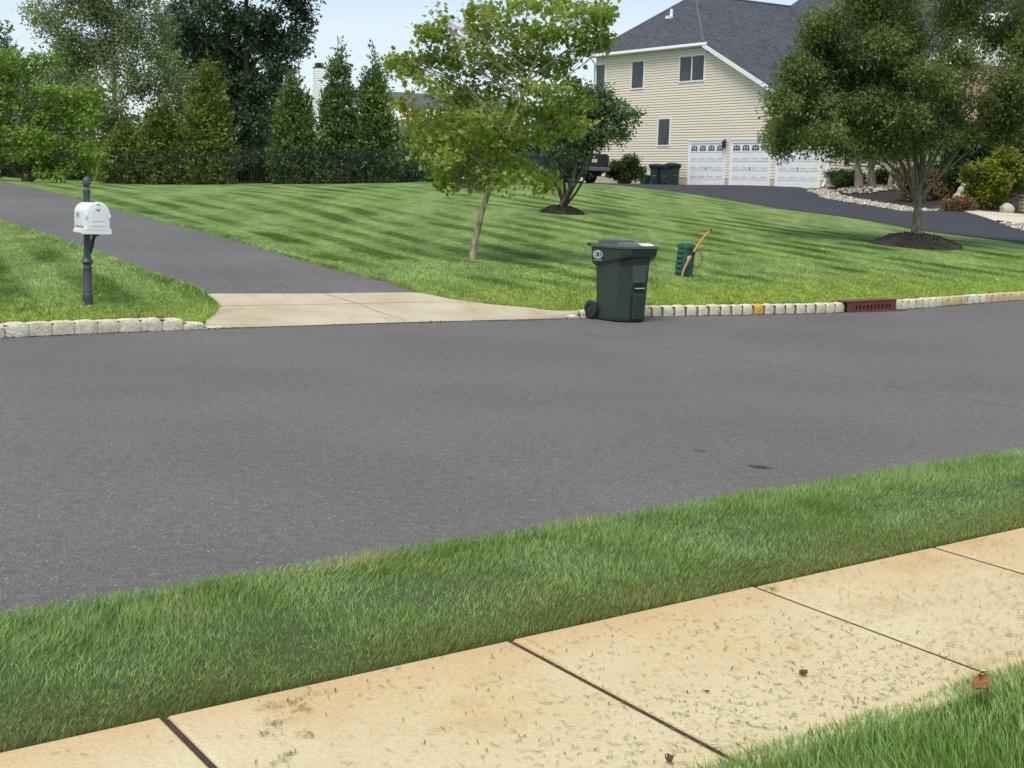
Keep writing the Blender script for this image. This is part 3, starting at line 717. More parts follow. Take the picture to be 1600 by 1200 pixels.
# leaf bits and grit gathered along the foot of the kerb
n = 9000; uu = U_AP0 - 6 + (uD1 + 14 - U_AP0) * RNG.random(n); rr = np.abs(RNG.normal(size=n)) * .055; vv = kerb_v(uu) - rr + .01; k = RNG.random(n) < np.clip(.55 + .5 * vnoise(uu, uu, 1.9), .1, 1); uu, vv = uu[k], vv[k]; n = len(uu)
M['debris'] = vergeblade('debris', s2l(84, 74, 52), s2l(96, 92, 60), s2l(120, 104, 72), s2l(60, 52, 40))
leaves('gutter_debris', np.stack([EU[0] * uu + EN[0] * vv, EU[1] * uu + EN[1] * vv, np.full(n, .006)], 1), RNG.normal(size=(n, 3)) * [1, 1, .15], RNG.normal(size=(n, 3)) * .25 + [0, 0, 1], .012 + .022 * RNG.random(n), 'debris', None)
tag(bpy.data.objects['gutter_debris'], 'brown leaf bits and grit along the foot of the stone kerb', 'debris', kind='stuff')
# lawn blades: kerb overhang, drive edges, open lawn
def lawn_blades(name, label, X, Y, h0, h1, wd, ddz=0, hs=1.0):
    n = len(X); P = np.stack([X, Y, G(X, Y) - .012 + ddz], 1); H = (h0 + (h1 - h0) * RNG.random(n)) * hs; a = RNG.random(n) * 6.28; m_ = .2 + .6 * RNG.random(n)
    tag(blades(name, P, H, wd * (.6 + .8 * RNG.random(n)), np.stack([np.cos(a) * m_, np.sin(a) * m_, 0 * a], 1), 'lawnblade'), label, 'grass', kind='stuff')
def inpoly(x, y, poly):
    r = np.zeros(len(x), bool); j = len(poly) - 1
    for i in range(len(poly)):
        xi, yi = poly[i][:2]; xj, yj = poly[j][:2]; c_ = ((yi > y) != (yj > y)) & (x < (xj - xi) * (y - yi) / (yj - yi + 1e-12) + xi); r ^= c_; j = i
    return r
drv = [tuple(p[:2]) for p in re_] + [tuple(p[:2]) for p in le_[::-1]]
apr = [tuple(p) for p in front] + [tuple(p) for p in bk[::-1]]
rdr = [tuple(p[:2]) for p in fe] + [tuple(p[:2]) for p in be[::-1]]
n = 390000; uu = -1 + 34 * RNG.random(n); rr = .17 + 19 * RNG.random(n) ** 1.5
vv = kerb_v(uu) + rr; X = EU[0] * uu + EN[0] * vv; Y = EU[1] * uu + EN[1] * vv
k = ~(inpoly(X, Y, drv) | inpoly(X, Y, apr) | inpoly(X, Y, rdr)); X, Y, rr = X[k], Y[k], rr[k]
lawn_blades('lawn_grass', 'short striped lawn grass across the road', X, Y, .018, .05, .010, hs=np.clip(1.15 - rr / 15, .12, 1))
n = 36000; uu = -1 + 34 * RNG.random(n); vv = kerb_v(uu) + .15 + .16 * RNG.random(n); X = EU[0] * uu + EN[0] * vv; Y = EU[1] * uu + EN[1] * vv
k = ~(inpoly(X, Y, drv) | inpoly(X, Y, apr)) & ~((uu > uD0) & (uu < uD1)); lawn_blades('lawn_grass', 'grass fringe behind the stone kerb', X[k], Y[k], .02, .055, .008, .01)
def edge_blades(label, line, n_, w_, h=.07):
    P = smooth_line(resample([p[:2] for p in line], 80), 3); i = RNG.random(n_) * 78; a = i.astype(int); f = (i - a)[:, None]; Q = P[a] * (1 - f) + P[a + 1] * f + RNG.normal(size=(n_, 2)) * w_
    lawn_blades('lawn_grass', label, Q[:, 0], Q[:, 1], .03, h, .010, .005)
edge_blades('grass fringe along the right edge of the grey driveway', re_[:6], 14000, .05)
edge_blades('grass fringe along the left edge of the grey driveway', le_[:6], 14000, .05)
edge_blades('grass fringe along the concrete apron', [onG(700, 468), onG(760, 476), onG(830, 482), onG(905, 487)], 4000, .03, .05)
edge_blades('grass fringe along the left corner of the apron', [onG(322, 503), onG(343, 481), onG(322, 463)], 2500, .025, .05)

# ------------------------------------------------------------------ trash carts
M['cart'] = simple('cart_plastic', s2l(44, 56, 49), .45, .10, 5, bump=.05, spec=.5)
M['cartlid'] = simple('cart_lid_plastic', s2l(60, 72, 66), .34, .08, 5, spec=.6)
M['cart2'] = simple('cart_plastic_dark', s2l(36, 54, 48), .5, .1, 5)
M['scuff'] = simple('scuffed_plastic', s2l(74, 84, 82), .6, .22, 11)
M['rubber'] = simple('rubber', s2l(38, 38, 42), .7, .1, 10); M['hub'] = simple('hub_plastic', s2l(52, 54, 60), .5, .1, 10)
M['chrome'] = simple('metal_bar', s2l(190, 190, 188), .35, .08, 10, metal=.7)
M['white'] = simple('white_paint', s2l(232, 234, 234), .5, .03, 4); M['stencil'] = simple('worn_white_print', s2l(196, 204, 204), .7, .25, 60)
def octo(w_, d_, c_, z, yo=0):        # front corners chamfered (front is -y)
    x = w_ / 2; y0, y1 = -d_ / 2 + yo, d_ / 2 + yo
    return [(-x + c_, y0, z), (x - c_, y0, z), (x, y0 + c_ * 1.1, z), (x, y1 - .05, z), (x - .05, y1, z), (-x + .05, y1, z), (-x, y1 - .05, z), (-x, y0 + c_ * 1.1, z)]
def cart(name, label, loc, rz, mats=('cart', 'cartlid'), group=None, detail=True, sc=1.0):
    t_ = thing(name, label, 'trash cart', loc, rz, group); t_.scale = (sc,) * 3
    mb = MB()
    mb.loft([octo(.52, .59, .12, .015, .03), octo(.53, .605, .12, .05, .03), octo(.575, .665, .125, .80, .02), octo(.60, .69, .125, .90, .02), octo(.625, .72, .10, 1.0, .01)])
    # rim band: deeper at the back sides, rising towards the front
    def band(zlo):
        rings = []
        for (ex, z, dz) in ((-.012, 0, 1), (.030, .03, 1), (.045, None, 0)):
            rg = []
            base = octo(.60 + 2 * ex, .70 + 2 * ex, .10, 0, .01)
            for (x, y, _) in base:
                f = min(1, max(0, (y + .30) / .22)); zb = .90 * (1 - f) + .765 * f
                rg.append((x, y, (zb + z) if z is not None else 1.035))
            rings.append(rg)
        return rings
    mb.loft(band(0)); mb.build('body', mats[0], t_)
    # recessed front panel, catch bar
    mb = MB(); mb.box2((-.105, -.295, .06), (.105, -.245, .42), bev=.012)
    b_ = mb.build('front_panel', mats[0], t_); b_.rotation_euler = (R(3.4), 0, 0); b_.location = (0, -.012, 0)
    mb = MB(); mb.add([(-.13, -.3055, .56), (.10, -.3055, .56), (.155, -.3155, .865), (-.155, -.3155, .865)], [(0, 1, 2, 3)]); mb.box2((-.16, -.30, .54), (-.13, -.285, .86)); 
    if detail: mb.build('scuffed_front', 'scuff', t_)
    mb = MB(); mb.box2((-.075, -.312, .44), (.075, -.24, .555)); mb.build('catch_pocket', 'black', t_)
    mb = MB(); mb.tube([(-.085, -.314, .478), (.085, -.314, .478)], .0125, 8); mb.build('catch_bar', 'chrome', t_)
    # lid
    mb = MB(); rings = []
    for (ex, z) in ((.052, 1.028), (.060, 1.034), (.060, 1.060), (.054, 1.068), (.045, 1.072), (-.10, 1.108), (-.16, 1.112), (-.27, 1.114)):
        rings.append([(x, y, z) for x, y, _ in octo(.60 + 2 * ex, .70 + 2 * ex, max(.03, .11 + ex * .3), 0, .0)])
    mb.loft(rings); lid = mb.build('lid', mats[1], t_, smooth=True)
    mb = MB(); mb.loft([[(-.19, -.02, 1.088), (.19, -.02, 1.088), (.19, .30, 1.088), (-.19, .30, 1.088)], [(-.15, .02, 1.135), (.15, .02, 1.135), (.15, .28, 1.135), (-.15, .28, 1.135)]]); 
    mb.loft([[(-.25, -.06, 1.085), (-.20, -.06, 1.085), (-.20, .33, 1.085), (-.25, .33, 1.085)], [(-.24, -.04, 1.126), (-.21, -.04, 1.126), (-.21, .31, 1.126), (-.24, .31, 1.126)]])
    mb.build('lid_rib', mats[1], lid)
    mb = MB(); mb.add([(-.04, -.385, 1.0775), (.19, -.385, 1.0775), (.19, -.275, 1.1055), (-.04, -.275, 1.1055)], [(0, 1, 2, 3)])
    if detail: mb.build('lid_sticker', 'white', lid)
    mb = MB()
    for s_ in (-1, 1): mb.box2((s_ * .25 - .02, .36, 1.03), (s_ * .25 + .02, .50, 1.07), bev=.006)
    mb.tube([(-.30, .50, 1.062), (.30, .50, 1.062)], .018, 10); mb.build('handle', mats[0], t_)
    mb = MB(); mb.tube([(-.31, .37, .135), (.31, .37, .135)], .013, 8); mb.build('axle', 'chrome', t_)
    mb = MB(); mb.box2((-.22, .25, .05), (.22, .40, .24), bev=.02); mb.build('axle_housing', mats[0], t_)
    for s_ in (-1, 1):
        x = s_ * .295; mb = MB(); n_ = 28; pr = [(.078, -.026), (.110, -.03), (.130, -.022), (.135, 0), (.130, .022), (.110, .03), (.078, .026)]; rg = []
        for k_ in range(n_):
            a = 2 * math.pi * k_ / n_; rg.append([(x + q, .37 + r_ * math.cos(a), .135 + r_ * math.sin(a)) for r_, q in pr])
        vs_ = [p for r_ in rg for p in r_]; m7 = len(pr); fs_ = [(k_ * m7 + i, k_ * m7 + (i + 1) % m7, ((k_ + 1) % n_) * m7 + (i + 1) % m7, ((k_ + 1) % n_) * m7 + i) for k_ in range(n_) for i in range(m7)]
        mb.add(vs_, fs_); wh = mb.build('wheel', 'rubber', t_, smooth=True)
        mb = MB(); mb.tube([(x - .03, .37, .135), (x + .03, .37, .135)], .028, 12)
        for k_ in range(6):
            a = math.pi * k_ / 3 + .2; mb.tube([(x, .37 + .02 * math.cos(a), .135 + .02 * math.sin(a)), (x, .37 + .082 * math.cos(a), .135 + .082 * math.sin(a))], [.014, .011], 6)
        mb.tube([(x - .006, .37, .135), (x + .006, .37, .135)], .079, 24); mb.build('hub', 'hub', wh)
    if detail:
        # worn oval animal-head emblem printed on the left side of the rim, small print below
        for s_ in (-1,):
            mb = MB(); X_ = s_ * .3535; yc, zc = .20, .93
            def ell(y0, y1, rz_, n_=10):
                pts = [(X_, yc + y0 + (y1 - y0) * i / n_, 0) for i in range(n_ + 1)]; up_, dn = [], []
                for (xx, yy, _) in pts:
                    q = max(0, 1 - ((yy - yc) / .112) ** 2) ** .5 * rz_; up_.append((xx, yy, zc + q)); dn.append((xx, yy, zc - q))
                b0 = len(mb.v); mb.add(up_ + dn, [(i, i + 1, n_ + 2 + i, n_ + 1 + i) for i in range(n_)])
            def ring(y_, ry, rz_, th, a0=0.0, a1=6.2832, n_=22):
                P_o = [(X_, yc + y_ + ry * math.cos(a0 + (a1 - a0) * k_ / n_), zc + rz_ * math.sin(a0 + (a1 - a0) * k_ / n_)) for k_ in range(n_ + 1)]
                P_i = [(X_, yc + y_ + (ry - th) * math.cos(a0 + (a1 - a0) * k_ / n_), zc + (rz_ - th) * math.sin(a0 + (a1 - a0) * k_ / n_)) for k_ in range(n_ + 1)]
                mb.add(P_o + P_i, [(k_, k_ + 1, n_ + 2 + k_, n_ + 1 + k_) for k_ in range(n_)])
            ring(0, .108, .058, .012); ell(.082, .104, .058); ell(.052, .070, .058); ring(-.005, .040, .052, .014); ell(-.072, -.062, .058)
            for i, q in enumerate((.07, .045, .02, .0, -.03, -.05, -.075)): mb.add([(X_, yc + q, zc - .085), (X_, yc + q - .013, zc - .085), (X_, yc + q - .011, zc - .072 + .003 * (i % 3)), (X_, yc + q - .001, zc - .07)], [(0, 1, 2, 3)])
            mb.build('printed_emblem', 'stencil', t_)
    return t_
P0 = on_z(968, 499.0)
c0 = cart('trash_cart', 'large dark green wheeled trash cart standing in the road by the kerb', (1.53, 19.83, .002), R(37), sc=.985)
# ------------------------------------------------------------------ utility pedestal, marker pole, cable
M['pedgreen'] = simple('pedestal_green', s2l(38, 84, 66), .45, .12, 8, spec=.4); M['conduit'] = simple('orange_conduit', s2l(214, 142, 100), .55, .1, 12); M['blackplastic'] = simple('black_plastic', s2l(30, 31, 34), .5, .1, 8)
pb = onG(1068, 431); k_ = pb[1] / FPX
t_ = thing('utility_pedestal', 'leaning green louvred cable pedestal on the lawn', 'utility box', pb - np.array([0, 0, .03]), rot=(R(-2), R(6), R(28)))
w_, d_, h_ = .24, .26, .62; mb = MB()
rings = []
for z, s_ in ((0, 1), (.02, 1), (h_ - .10, .97)): rings.append([(sx * w_ / 2 * s_, sy * d_ / 2 * s_, z) for sx, sy in ((-1, -.8), (-.8, -1), (.8, -1), (1, -.8), (1, .8), (.8, 1), (-.8, 1), (-1, .8))])
mb.loft(rings); mb.build('housing', 'pedgreen', t_, smooth=False)
mb = MB(); rings = []
for z, s_ in ((h_ - .105, 1.07), (h_ - .06, 1.07), (h_ - .03, 1.0), (h_ - .008, .8), (h_, .45)): rings.append([(sx * w_ / 2 * s_, sy * d_ / 2 * s_, z) for sx, sy in ((-1, -.8), (-.8, -1), (.8, -1), (1, -.8), (1, .8), (.8, 1), (-.8, 1), (-1, .8))])
mb.loft(rings); mb.build('cap', 'pedgreen', t_, smooth=True)
for i in range(5):
    z = .06 + i * .093; mb = MB(); mb.add([(-w_ / 2 - .001, -.095, z + .055), (-w_ / 2 - .001, .095, z + .055), (-w_ / 2 - .028, .095, z + .012), (-w_ / 2 - .028, -.095, z + .012), (-w_ / 2 - .001, -.095, z), (-w_ / 2 - .001, .095, z)], [(0, 1, 2, 3), (3, 2, 5, 4), (0, 3, 4), (1, 5, 2)]); mb.build('louvre', 'pedgreen', t_)
mb = MB(); mb.box2((-.055, -d_ / 2 - .012, .30), (-.005, -d_ / 2 - .002, .385)); mb.build('tag_plate', 'white', t_)
mb = MB(); mb.box2((.02, -d_ / 2 - .03, .42), (.09, -d_ / 2 - .002, .52), bev=.006); mb.build('terminal_box', 'blackplastic', t_)
ypl = pb[1] - .19
def P_(px, py, dy=0): return tuple(at(px, py, ypl + dy))
gz = g(at(1065, 432, ypl)[0], ypl)
pole = [P_(1065, 433.5), P_(1067.5, 424), P_(1070.5, 417), P_(1076, 406), P_(1083, 395), P_(1092, 381), P_(1101, 369), P_(1109, 361)]
pole[0] = (pole[0][0], pole[0][1], gz - .03)
t2 = thing('marker_pole', 'bent orange conduit stub leaning past the green pedestal', 'pole', pole[0]); o0 = np.array(pole[0])
mb = MB(); mb.tube([tuple(np.array(p) - o0) for p in pole], [.017, .019, .019, .021, .021, .021, .021, .021], 10); mb.build('conduit', 'conduit', t2, smooth=True)
mb = MB(); a_, b_2 = np.array(pole[4]) - o0, np.array(pole[3]) - o0; mb.tube([tuple(a_ * .6 + b_2 * .4), tuple(a_ * 1.15 - b_2 * .15)], .0245, 10); mb.build('tape', 'blackplastic', t2)
mb = MB(); a_ = np.array(pole[-1]) - o0; mb.tube([tuple(a_), tuple(a_ + np.array([.03, 0, .03]))], .018, 8); mb.build('tip', 'blackplastic', t2)
cb = at(1088, 405, ypl + .02); t3 = thing('cable_loop', 'thin black cable loop hanging beside the green pedestal', 'cable', cb)
mb = MB()
for rr_, o_ in ((.115, 0), (.125, .012)):
    pts = [(-.07 + o_, 0, .14)] + [(rr_ * math.cos(a) * .8 + o_, .01 * math.sin(3 * a), rr_ * 1.25 * math.sin(a)) for a in np.linspace(2.2, -2.4, 22)] + [(-.13, 0, -.13), (-.17, .02, -.30)]
    mb.tube(pts, .0042, 6)
mb.build('cable', 'blackplastic', t3, smooth=True)

# ------------------------------------------------------------------ mailbox
M['postgrey'] = simple('cast_post', s2l(74, 80, 88), .5, .12, 14, bump=.1, metal=.2); M['mailwhite'] = simple('mailbox_white', s2l(236, 238, 240), .45, .02, 6); M['greyprint'] = simple('grey_print', s2l(120, 134, 144), .6, .1, 30); M['wrought'] = simple('wrought_black', s2l(34, 36, 40), .5, .1, 8)
mbse = onG(137, 474); t_ = thing('mailbox', 'white arched mailbox on an ornate grey post beside the driveway', 'mailbox', mbse - np.array([0, 0, .012]))
kk = FPX / mbse[1]; Z = lambda py: (474 - py) / kk          # heights along the post
mb = MB(); fl = lambda a, z: 1 + (.045 * math.cos(12 * a) if .27 < z < .50 else 0)
mb.lathe([(.062, 0), (.062, Z(468)), (.066, Z(466)), (.062, Z(457)), (.055, Z(455)), (.061, Z(453.5)), (.056, Z(452)), (.052, Z(425)), (.048, Z(420)), (.056, Z(418.5)), (.056, Z(417)), (.047, Z(415)), (.047, Z(412)), (.063, Z(409.5)), (.078, Z(408)), (.063, Z(405)), (.05, Z(402)), (.054, Z(401)), (.041, Z(400)), (.040, Z(330)), (.038, Z(303)), (.047, Z(301)), (.047, Z(297)), (.030, Z(295)), (.026, Z(292)), (.036, Z(291)), (.026, Z(289.5))], n=24, rf=fl)
mb.build('post', 'postgrey', t_, smooth=True)
mb = MB(); mb.lathe([(.03, Z(290)), (.050, Z(288)), (.054, Z(285)), (.046, Z(281)), (.03, Z(278)), (.012, Z(276.5)), (.004, Z(275.5))], n=18, rf=lambda a, z: 1 + .05 * math.cos(6 * a + z * 60)); mb.build('finial', 'postgrey', t_, smooth=True)
# box: door faces right-forward towards the road
yaw = R(52) - math.pi / 2     # direction of the door normal (local -y)
hd = thing('box', None, None, (.075, -.13, Z(360)), R(33)); hd.parent = t_
W2, Ln, hh = .135, .52, .235
def arch(x_off, y, s_=1.0, base=0.0, n_=14):
    pts = [(-W2 * s_, y, base)]
    for i in range(n_ + 1):
        a = math.pi - math.pi * i / n_; pts.append((W2 * s_ * math.cos(a), y, hh * .93 + W2 * s_ * 1.0 * math.sin(a)))
    pts.append((W2 * s_, y, base)); return pts
mb = MB(); mb.loft([arch(0, -.30, .97), arch(0, .20, .97), arch(0, .215, .9, .01)]); bx_ = mb.build('shell', 'mailwhite', hd, smooth=True)
mb = MB(); mb.loft([arch(0, -.305, 1.06, -.005), arch(0, -.325, 1.06, -.005), arch(0, -.330, 1.03, .0)]); mb.loft([arch(0, -.33, .92, .03), arch(0, -.338, .90, .032)]); mb.loft([arch(0, -.338, .66, .075), arch(0, -.343, .64, .078)])
mb.box2((-W2 - .025, -.335, -.02), (W2 + .025, -.20, .045)); mb.box2((-W2 - .012, -.2, -.012), (W2 + .012, .2, .02))
for s_ in (-1, 1): mb.box2((s_ * (W2 + .006) - .012, -.345, .17), (s_ * (W2 + .006) + .012, -.30, .215), bev=.005)
mb.box2((-.02, -.352, .335), (.02, -.335, .346), bev=.003)
mb.build('door', 'mailwhite', hd)
mb = MB(); mb.add([(-.032, -.3455, .282), (-.010, -.3455, .272), (0, -.3455, .278), (.010, -.3455, .272), (.032, -.3455, .282), (.018, -.3455, .260), (0, -.3455, .250), (-.018, -.3455, .260)], [(0, 1, 7), (1, 2, 6, 7), (2, 3, 5, 6), (3, 4, 5)])
mb.build('eagle_emblem', 'greyprint', hd); mb = MB()
mb.add([(-.07, -.3455, .135), (.07, -.3455, .135), (.07, -.3455, .131), (-.07, -.3455, .131)], [(0, 1, 2, 3)]); mb.build('door_moulding', 'greyprint', hd)
mb = MB(); X_ = -W2 * .97 - .0015     # worn lettering on the side, illegible in the photograph: number above, a street line below
def stroke(y0, y1, z0, z1): mb.add([(X_, y0, z0), (X_, y1, z0), (X_, y1, z1), (X_, y0, z1)], [(0, 1, 2, 3)])
for i, q in enumerate((.10, .055, .012)):
    stroke(q, q - .009, .165, .225); stroke(q, q - .03, .190, .197)
    if i != 1: stroke(q - .022, q - .03, .165, .225)
    else: stroke(q, q - .03, .218, .225)
mb.build('house_number', 'greyprint', hd); mb = MB()
yy = .15
for i in range(15):
    h2 = .03 if i in (0, 9) else .018; 
    if i == 8: stroke(yy, yy - .0235, .050, .0525); yy -= .0235; continue
    stroke(yy, yy - .006, .052, .052 + h2); stroke(yy, yy - .015, .052 + h2 - .005, .052 + h2) if i % 2 else stroke(yy, yy - .015, .052, .057); stroke(yy - .012, yy - .017, .052, .052 + .018); stroke(yy, yy - .0235, .050, .0525); yy -= .0235
mb.build('street_line', 'greyprint', hd)
mb = MB(); mb.box2((-.03, -.26, -.045), (.03, .16, -.018)); mb.tube([(0, -.24, -.03), (0, -.16, -.06), (0, -.10, -.12), (0, -.10, -.17), (0, -.07, -.20), (0, -.045, -.18)], [.018, .02, .024, .02, .014, .01], 8); mb.tube([(0, -.2, -.04), (0, -.08, -.10), (0, -.04, -.26)], .014, 8)
mb.build('scroll_bracket', 'wrought', hd)

# ------------------------------------------------------------------ the big house
M['siding'] = simple('cream_siding', s2l(230, 219, 198), .65, .03, 2.5); M['trim'] = simple('white_trim', s2l(238, 240, 242), .5, .02, 3); M['gdoor'] = simple('garage_door_white', s2l(236, 236, 236), .5, .02, 2)
M['found'] = simple('foundation', s2l(196, 182, 148), .9, .08, 6, bump=.3); M['cladshade'] = simple('wall_lap_shade', s2l(188, 178, 154), .8, .03, 3)  # wall tone darkened so clapboard gaps carry coloured-in shadow lines; gable wall shares it
M['shutter'] = simple('black_shutter', s2l(22, 24, 32), .5, .1, 8); M['whitewall'] = simple('white_siding', s2l(228, 230, 232), .6, .03, 2); M['brickpink'] = simple('pinkish_stone', s2l(190, 158, 138), .85, .15, 3, bump=.4)
def glass(name, c_, r_=.12):
    t = NT(name); p = t.pos(obj=True); t.col(t.ramp(t.noise(p, 1.5, 2), [(.3, mul(c_, .6)), (.7, mul(c_, 1.5))])); t.rough(r_, .5); return t.m
M['glass'] = glass('window_glass', s2l(52, 58, 62)); M['screen'] = simple('window_screen', s2l(66, 74, 80), .4, .15, 3, spec=.5)
def shingle(name, a, b, gap, sc=1.0):
    t = NT(name); uv = t.new('ShaderNodeTexCoord'); m = t.new('ShaderNodeMapping'); m.inputs['Scale'].default_value = (1, 1, 1); t.link(uv.outputs['UV'], m.inputs[0])
    bt = t.new('ShaderNodeTexBrick'); bt.inputs['Scale'].default_value = 1; bt.inputs['Brick Width'].default_value = .30 * sc; bt.inputs['Row Height'].default_value = .15 * sc; bt.inputs['Mortar Size'].default_value = .012 * sc; bt.inputs['Mortar Smooth'].default_value = .6; bt.inputs['Bias'].default_value = 0
    bt.inputs['Color1'].default_value = a; bt.inputs['Color2'].default_value = b; bt.inputs['Mortar'].default_value = gap; bt.offset = .42
    t.link(m.outputs[0], bt.inputs['Vector']); n = t.noise(m.outputs[0], 5, 4, .7)
    c = t.mix(1.0, bt.outputs['Color'], t.ramp(n, [(.3, g1(.75)), (.7, g1(1.25))]), 'MULTIPLY')
    c = t.mix(1.0, c, t.ramp(t.noise(m.outputs[0], .35, 3), [(.3, g1(.9)), (.7, g1(1.1))]), 'MULTIPLY')
    t.col(c); t.rough(.9, .25); bm = t.new('ShaderNodeBump'); bm.invert = True; bm.inputs['Strength'].default_value = .7; bm.inputs['Distance'].default_value = .02; t.link(bt.outputs['Fac'], bm.inputs['Height']); t.link(bm.outputs[0], t.b.inputs['Normal']); return t.m
M['shingle'] = shingle('slate_shingles', s2l(70, 74, 82), s2l(90, 94, 101), s2l(40, 42, 48)); M['shingle2'] = shingle('grey_shingles', s2l(92, 94, 102), s2l(110, 112, 118), s2l(60, 60, 66))

HB = np.array(at(1293, 294, 67.6)); HB[2] = 2.2; HA = np.array(at(925, 287, 84.0))
hd2 = HA[:2] - HB[:2]; HL = float(np.linalg.norm(hd2)); es = hd2 / HL; ef_ = np.array([es[1], -es[0]])   # ef: along the front to the right
HROT = math.atan2(ef_[1], ef_[0])
house = thing('house', 'large two storey cream house with grey roof and three car garage', 'house', HB, HROT)
def hl(P):                                  # world -> house local
    d = np.array(P)[:2] - HB[:2]; return np.array([d @ ef_, d @ es, P[2] - HB[2]])
def wallpx(px, py):                         # picture ray onto the side wall plane x=0
    d = ray(px, py); den = d[:2] @ ef_; t_ = ((HB[:2] - CAM[:2]) @ ef_) / den; q = hl(CAM + d * t_); return q[1], q[2]
yk, H1 = wallpx(1109, 69); y0_, H2 = wallpx(925, 86)
He = wallpx(1286, 192)[1]; H = (H1 + H2) / 2
print('house', HL, yk, H1, H2, He, 'rot', math.degrees(HROT))
RP = (H - He) / yk                          # front roof pitch
CW = .14                                    # clapboard exposure
def clap(mb, y0, y1, z0, z1, limit=None, x=0.0, sgn=-1, axis='y', holes=()):
    z = z0
    while z < z1 - .01:
        zt = min(z + CW, z1); lo = max(y0, limit(z + CW * .5)) if limit else y0
        segs = [(lo, y1)]
        for (ha, hb, za, zb) in holes:
            if z + CW * .5 > za and z + CW * .5 < zb:
                ns = []
                for a, b in segs:
                    if hb <= a or ha >= b: ns.append((a, b)); continue
                    if ha > a: ns.append((a, ha))
                    if hb < b: ns.append((hb, b))
                segs = ns
        for a, b in segs:
            if b - a < .02: continue
            o1, o2 = sgn * .034, sgn * .010; zt_g = zt - .016
            if axis == 'y': vs_ = [(x + o1, a, z), (x + o1, b, z), (x + o2, b, zt_g), (x + o2, a, zt_g), (x, a, z), (x, b, z)]
            else: vs_ = [(a, x + o1, z), (b, x + o1, z), (b, x + o2, zt_g), (a, x + o2, zt_g), (a, x, z), (b, x, z)]
            mb.add(vs_, [(0, 1, 2, 3), (4, 5, 1, 0)])
        z = zt
def roofpoly(mb, pts, th=.16, up=None):
    P = [np.array(p, float) for p in pts]; nrm = np.cross(P[1] - P[0], P[2] - P[0]); nrm /= np.linalg.norm(nrm)
    if nrm[2] < 0: P = P[::-1]; nrm = -nrm
    ax = np.array([-nrm[1], nrm[0], 0]); ax = ax / (np.linalg.norm(ax) + 1e-9); ay = np.cross(nrm, ax); n_ = len(P)
    uvs = [tuple((float(p @ ax), float(p @ ay))) for p in P]
    low = [p - np.array([0, 0, th]) for p in P]
    mb.add(P + low, [tuple(range(n_)), tuple(range(2 * n_ - 1, n_ - 1, -1))] + [((i + 1) % n_, i, n_ + i, n_ + (i + 1) % n_) for i in range(n_)],
           [uvs, uvs] + [[(0, 0)] * 4] * n_)
D_W = 12.0
# garage door frames on the side wall
doors = [wallpx(px0, 222)[0:1] + wallpx(px1, 222)[0:1] for px0, px1 in ((1079.5, 1133), (1145, 1204), (1217.5, 1282.5))]
GZ = wallpx(1178, 223)[1]
print('doors', doors, 'top', GZ)
def wpx(l, t_, r_, b_): 
    ya, zt_ = wallpx(l, t_); yb, zb_ = wallpx(r_, b_); ya2, zb3 = wallpx(l, b_)
    return min(ya, yb), max(ya, yb), (zb_ + zb3) / 2, (zt_ + wallpx(r_, t_)[1]) / 2
WINS = [wpx(930.5, 101.5, 945, 141), wpx(989.5, 96, 1005.5, 137.5), wpx(1064.5, 87.5, 1100, 126), wpx(1030.5, 186, 1046, 226.5)]
holes = [(b, a, -1, GZ) for a, b in doors] + [(a - .06, b + .06, c_, d_) for a, b, c_, d_ in WINS]
wb = MB()
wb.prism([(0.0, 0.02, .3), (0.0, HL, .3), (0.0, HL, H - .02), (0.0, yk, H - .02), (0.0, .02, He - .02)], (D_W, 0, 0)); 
mbw = MB(); clap(mbw, 0, HL, .42, H - .12, limit=lambda z: 0 if z < He - .1 else (z - He + .12) / RP, holes=holes)
clap(mbw, 0.0, 3.3, .42, He - .1, axis='x', x=0.0, holes=[(1.2, 2.5, 1.15, 2.7)])
wall_ = mbw.build('wall', 'siding', house); wb.build('wall_body', 'cladshade', wall_)  # darker body behind the board gaps stands in for shade under the laps
mb = MB(); mb.box2((-.012, .0, -.6), (D_W, HL, .42)); 
mb.build('foundation', 'found', house)
# corner boards, frieze, rake, gutter, downspouts
mb = MB(); mb.box2((-.045, -.045, .35), (.09, .0, He - .05)); mb.box2((-.045, .0, .35), (0, .10, He - .05)); mb.build('corner_board', 'trim', house); mb = MB(); mb.box2((-.045, HL - .1, .35), (0, HL, H - .05)); mb.build('corner_board', 'trim', house)
OV = .38
mb = MB(); mb.box2((-OV, yk - .1, H - .14), (0.02, HL + .3, H - .10)); mb.build('soffit', 'trim', house)
mb = MB(); mb.prism([(-OV - .12, yk - .25, H - .12), (-OV - .10, yk - .25, H + .02), (-OV, yk - .25, H + .02), (-OV, yk - .25, H - .12)], (0, HL + .55 - yk, 0)); mb.build('gutter', 'trim', house)
zr = lambda y: He + RP * y
mb = MB(); a_, b_2 = (-OV + .02, -.45, zr(-.45)), (-OV + .02, yk + .02, zr(yk + .02)); 
mb.prism([(-OV - .10, a_[1], a_[2] - .24), (-OV - .10, b_2[1], b_2[2] - .24), (-OV - .10, b_2[1], b_2[2] - .01), (-OV - .10, a_[1], a_[2] - .01)], (.035, 0, 0))
mb.prism([(-OV, a_[1], a_[2] - .20), (-OV, b_2[1], b_2[2] - .20), (.0, b_2[1], b_2[2] - .20), (.0, a_[1], a_[2] - .20)], (0, 0, .03)); mb.build('rake_board', 'trim', house)
mb = MB(); mb.tube([(-OV - .05, HL + .1, H - .12), (-.10, HL - .05, H - .55), (-.07, HL - .05, H - .8), (-.07, HL - .05, .2)], .045, 6); mb.build('downspout', 'trim', house)
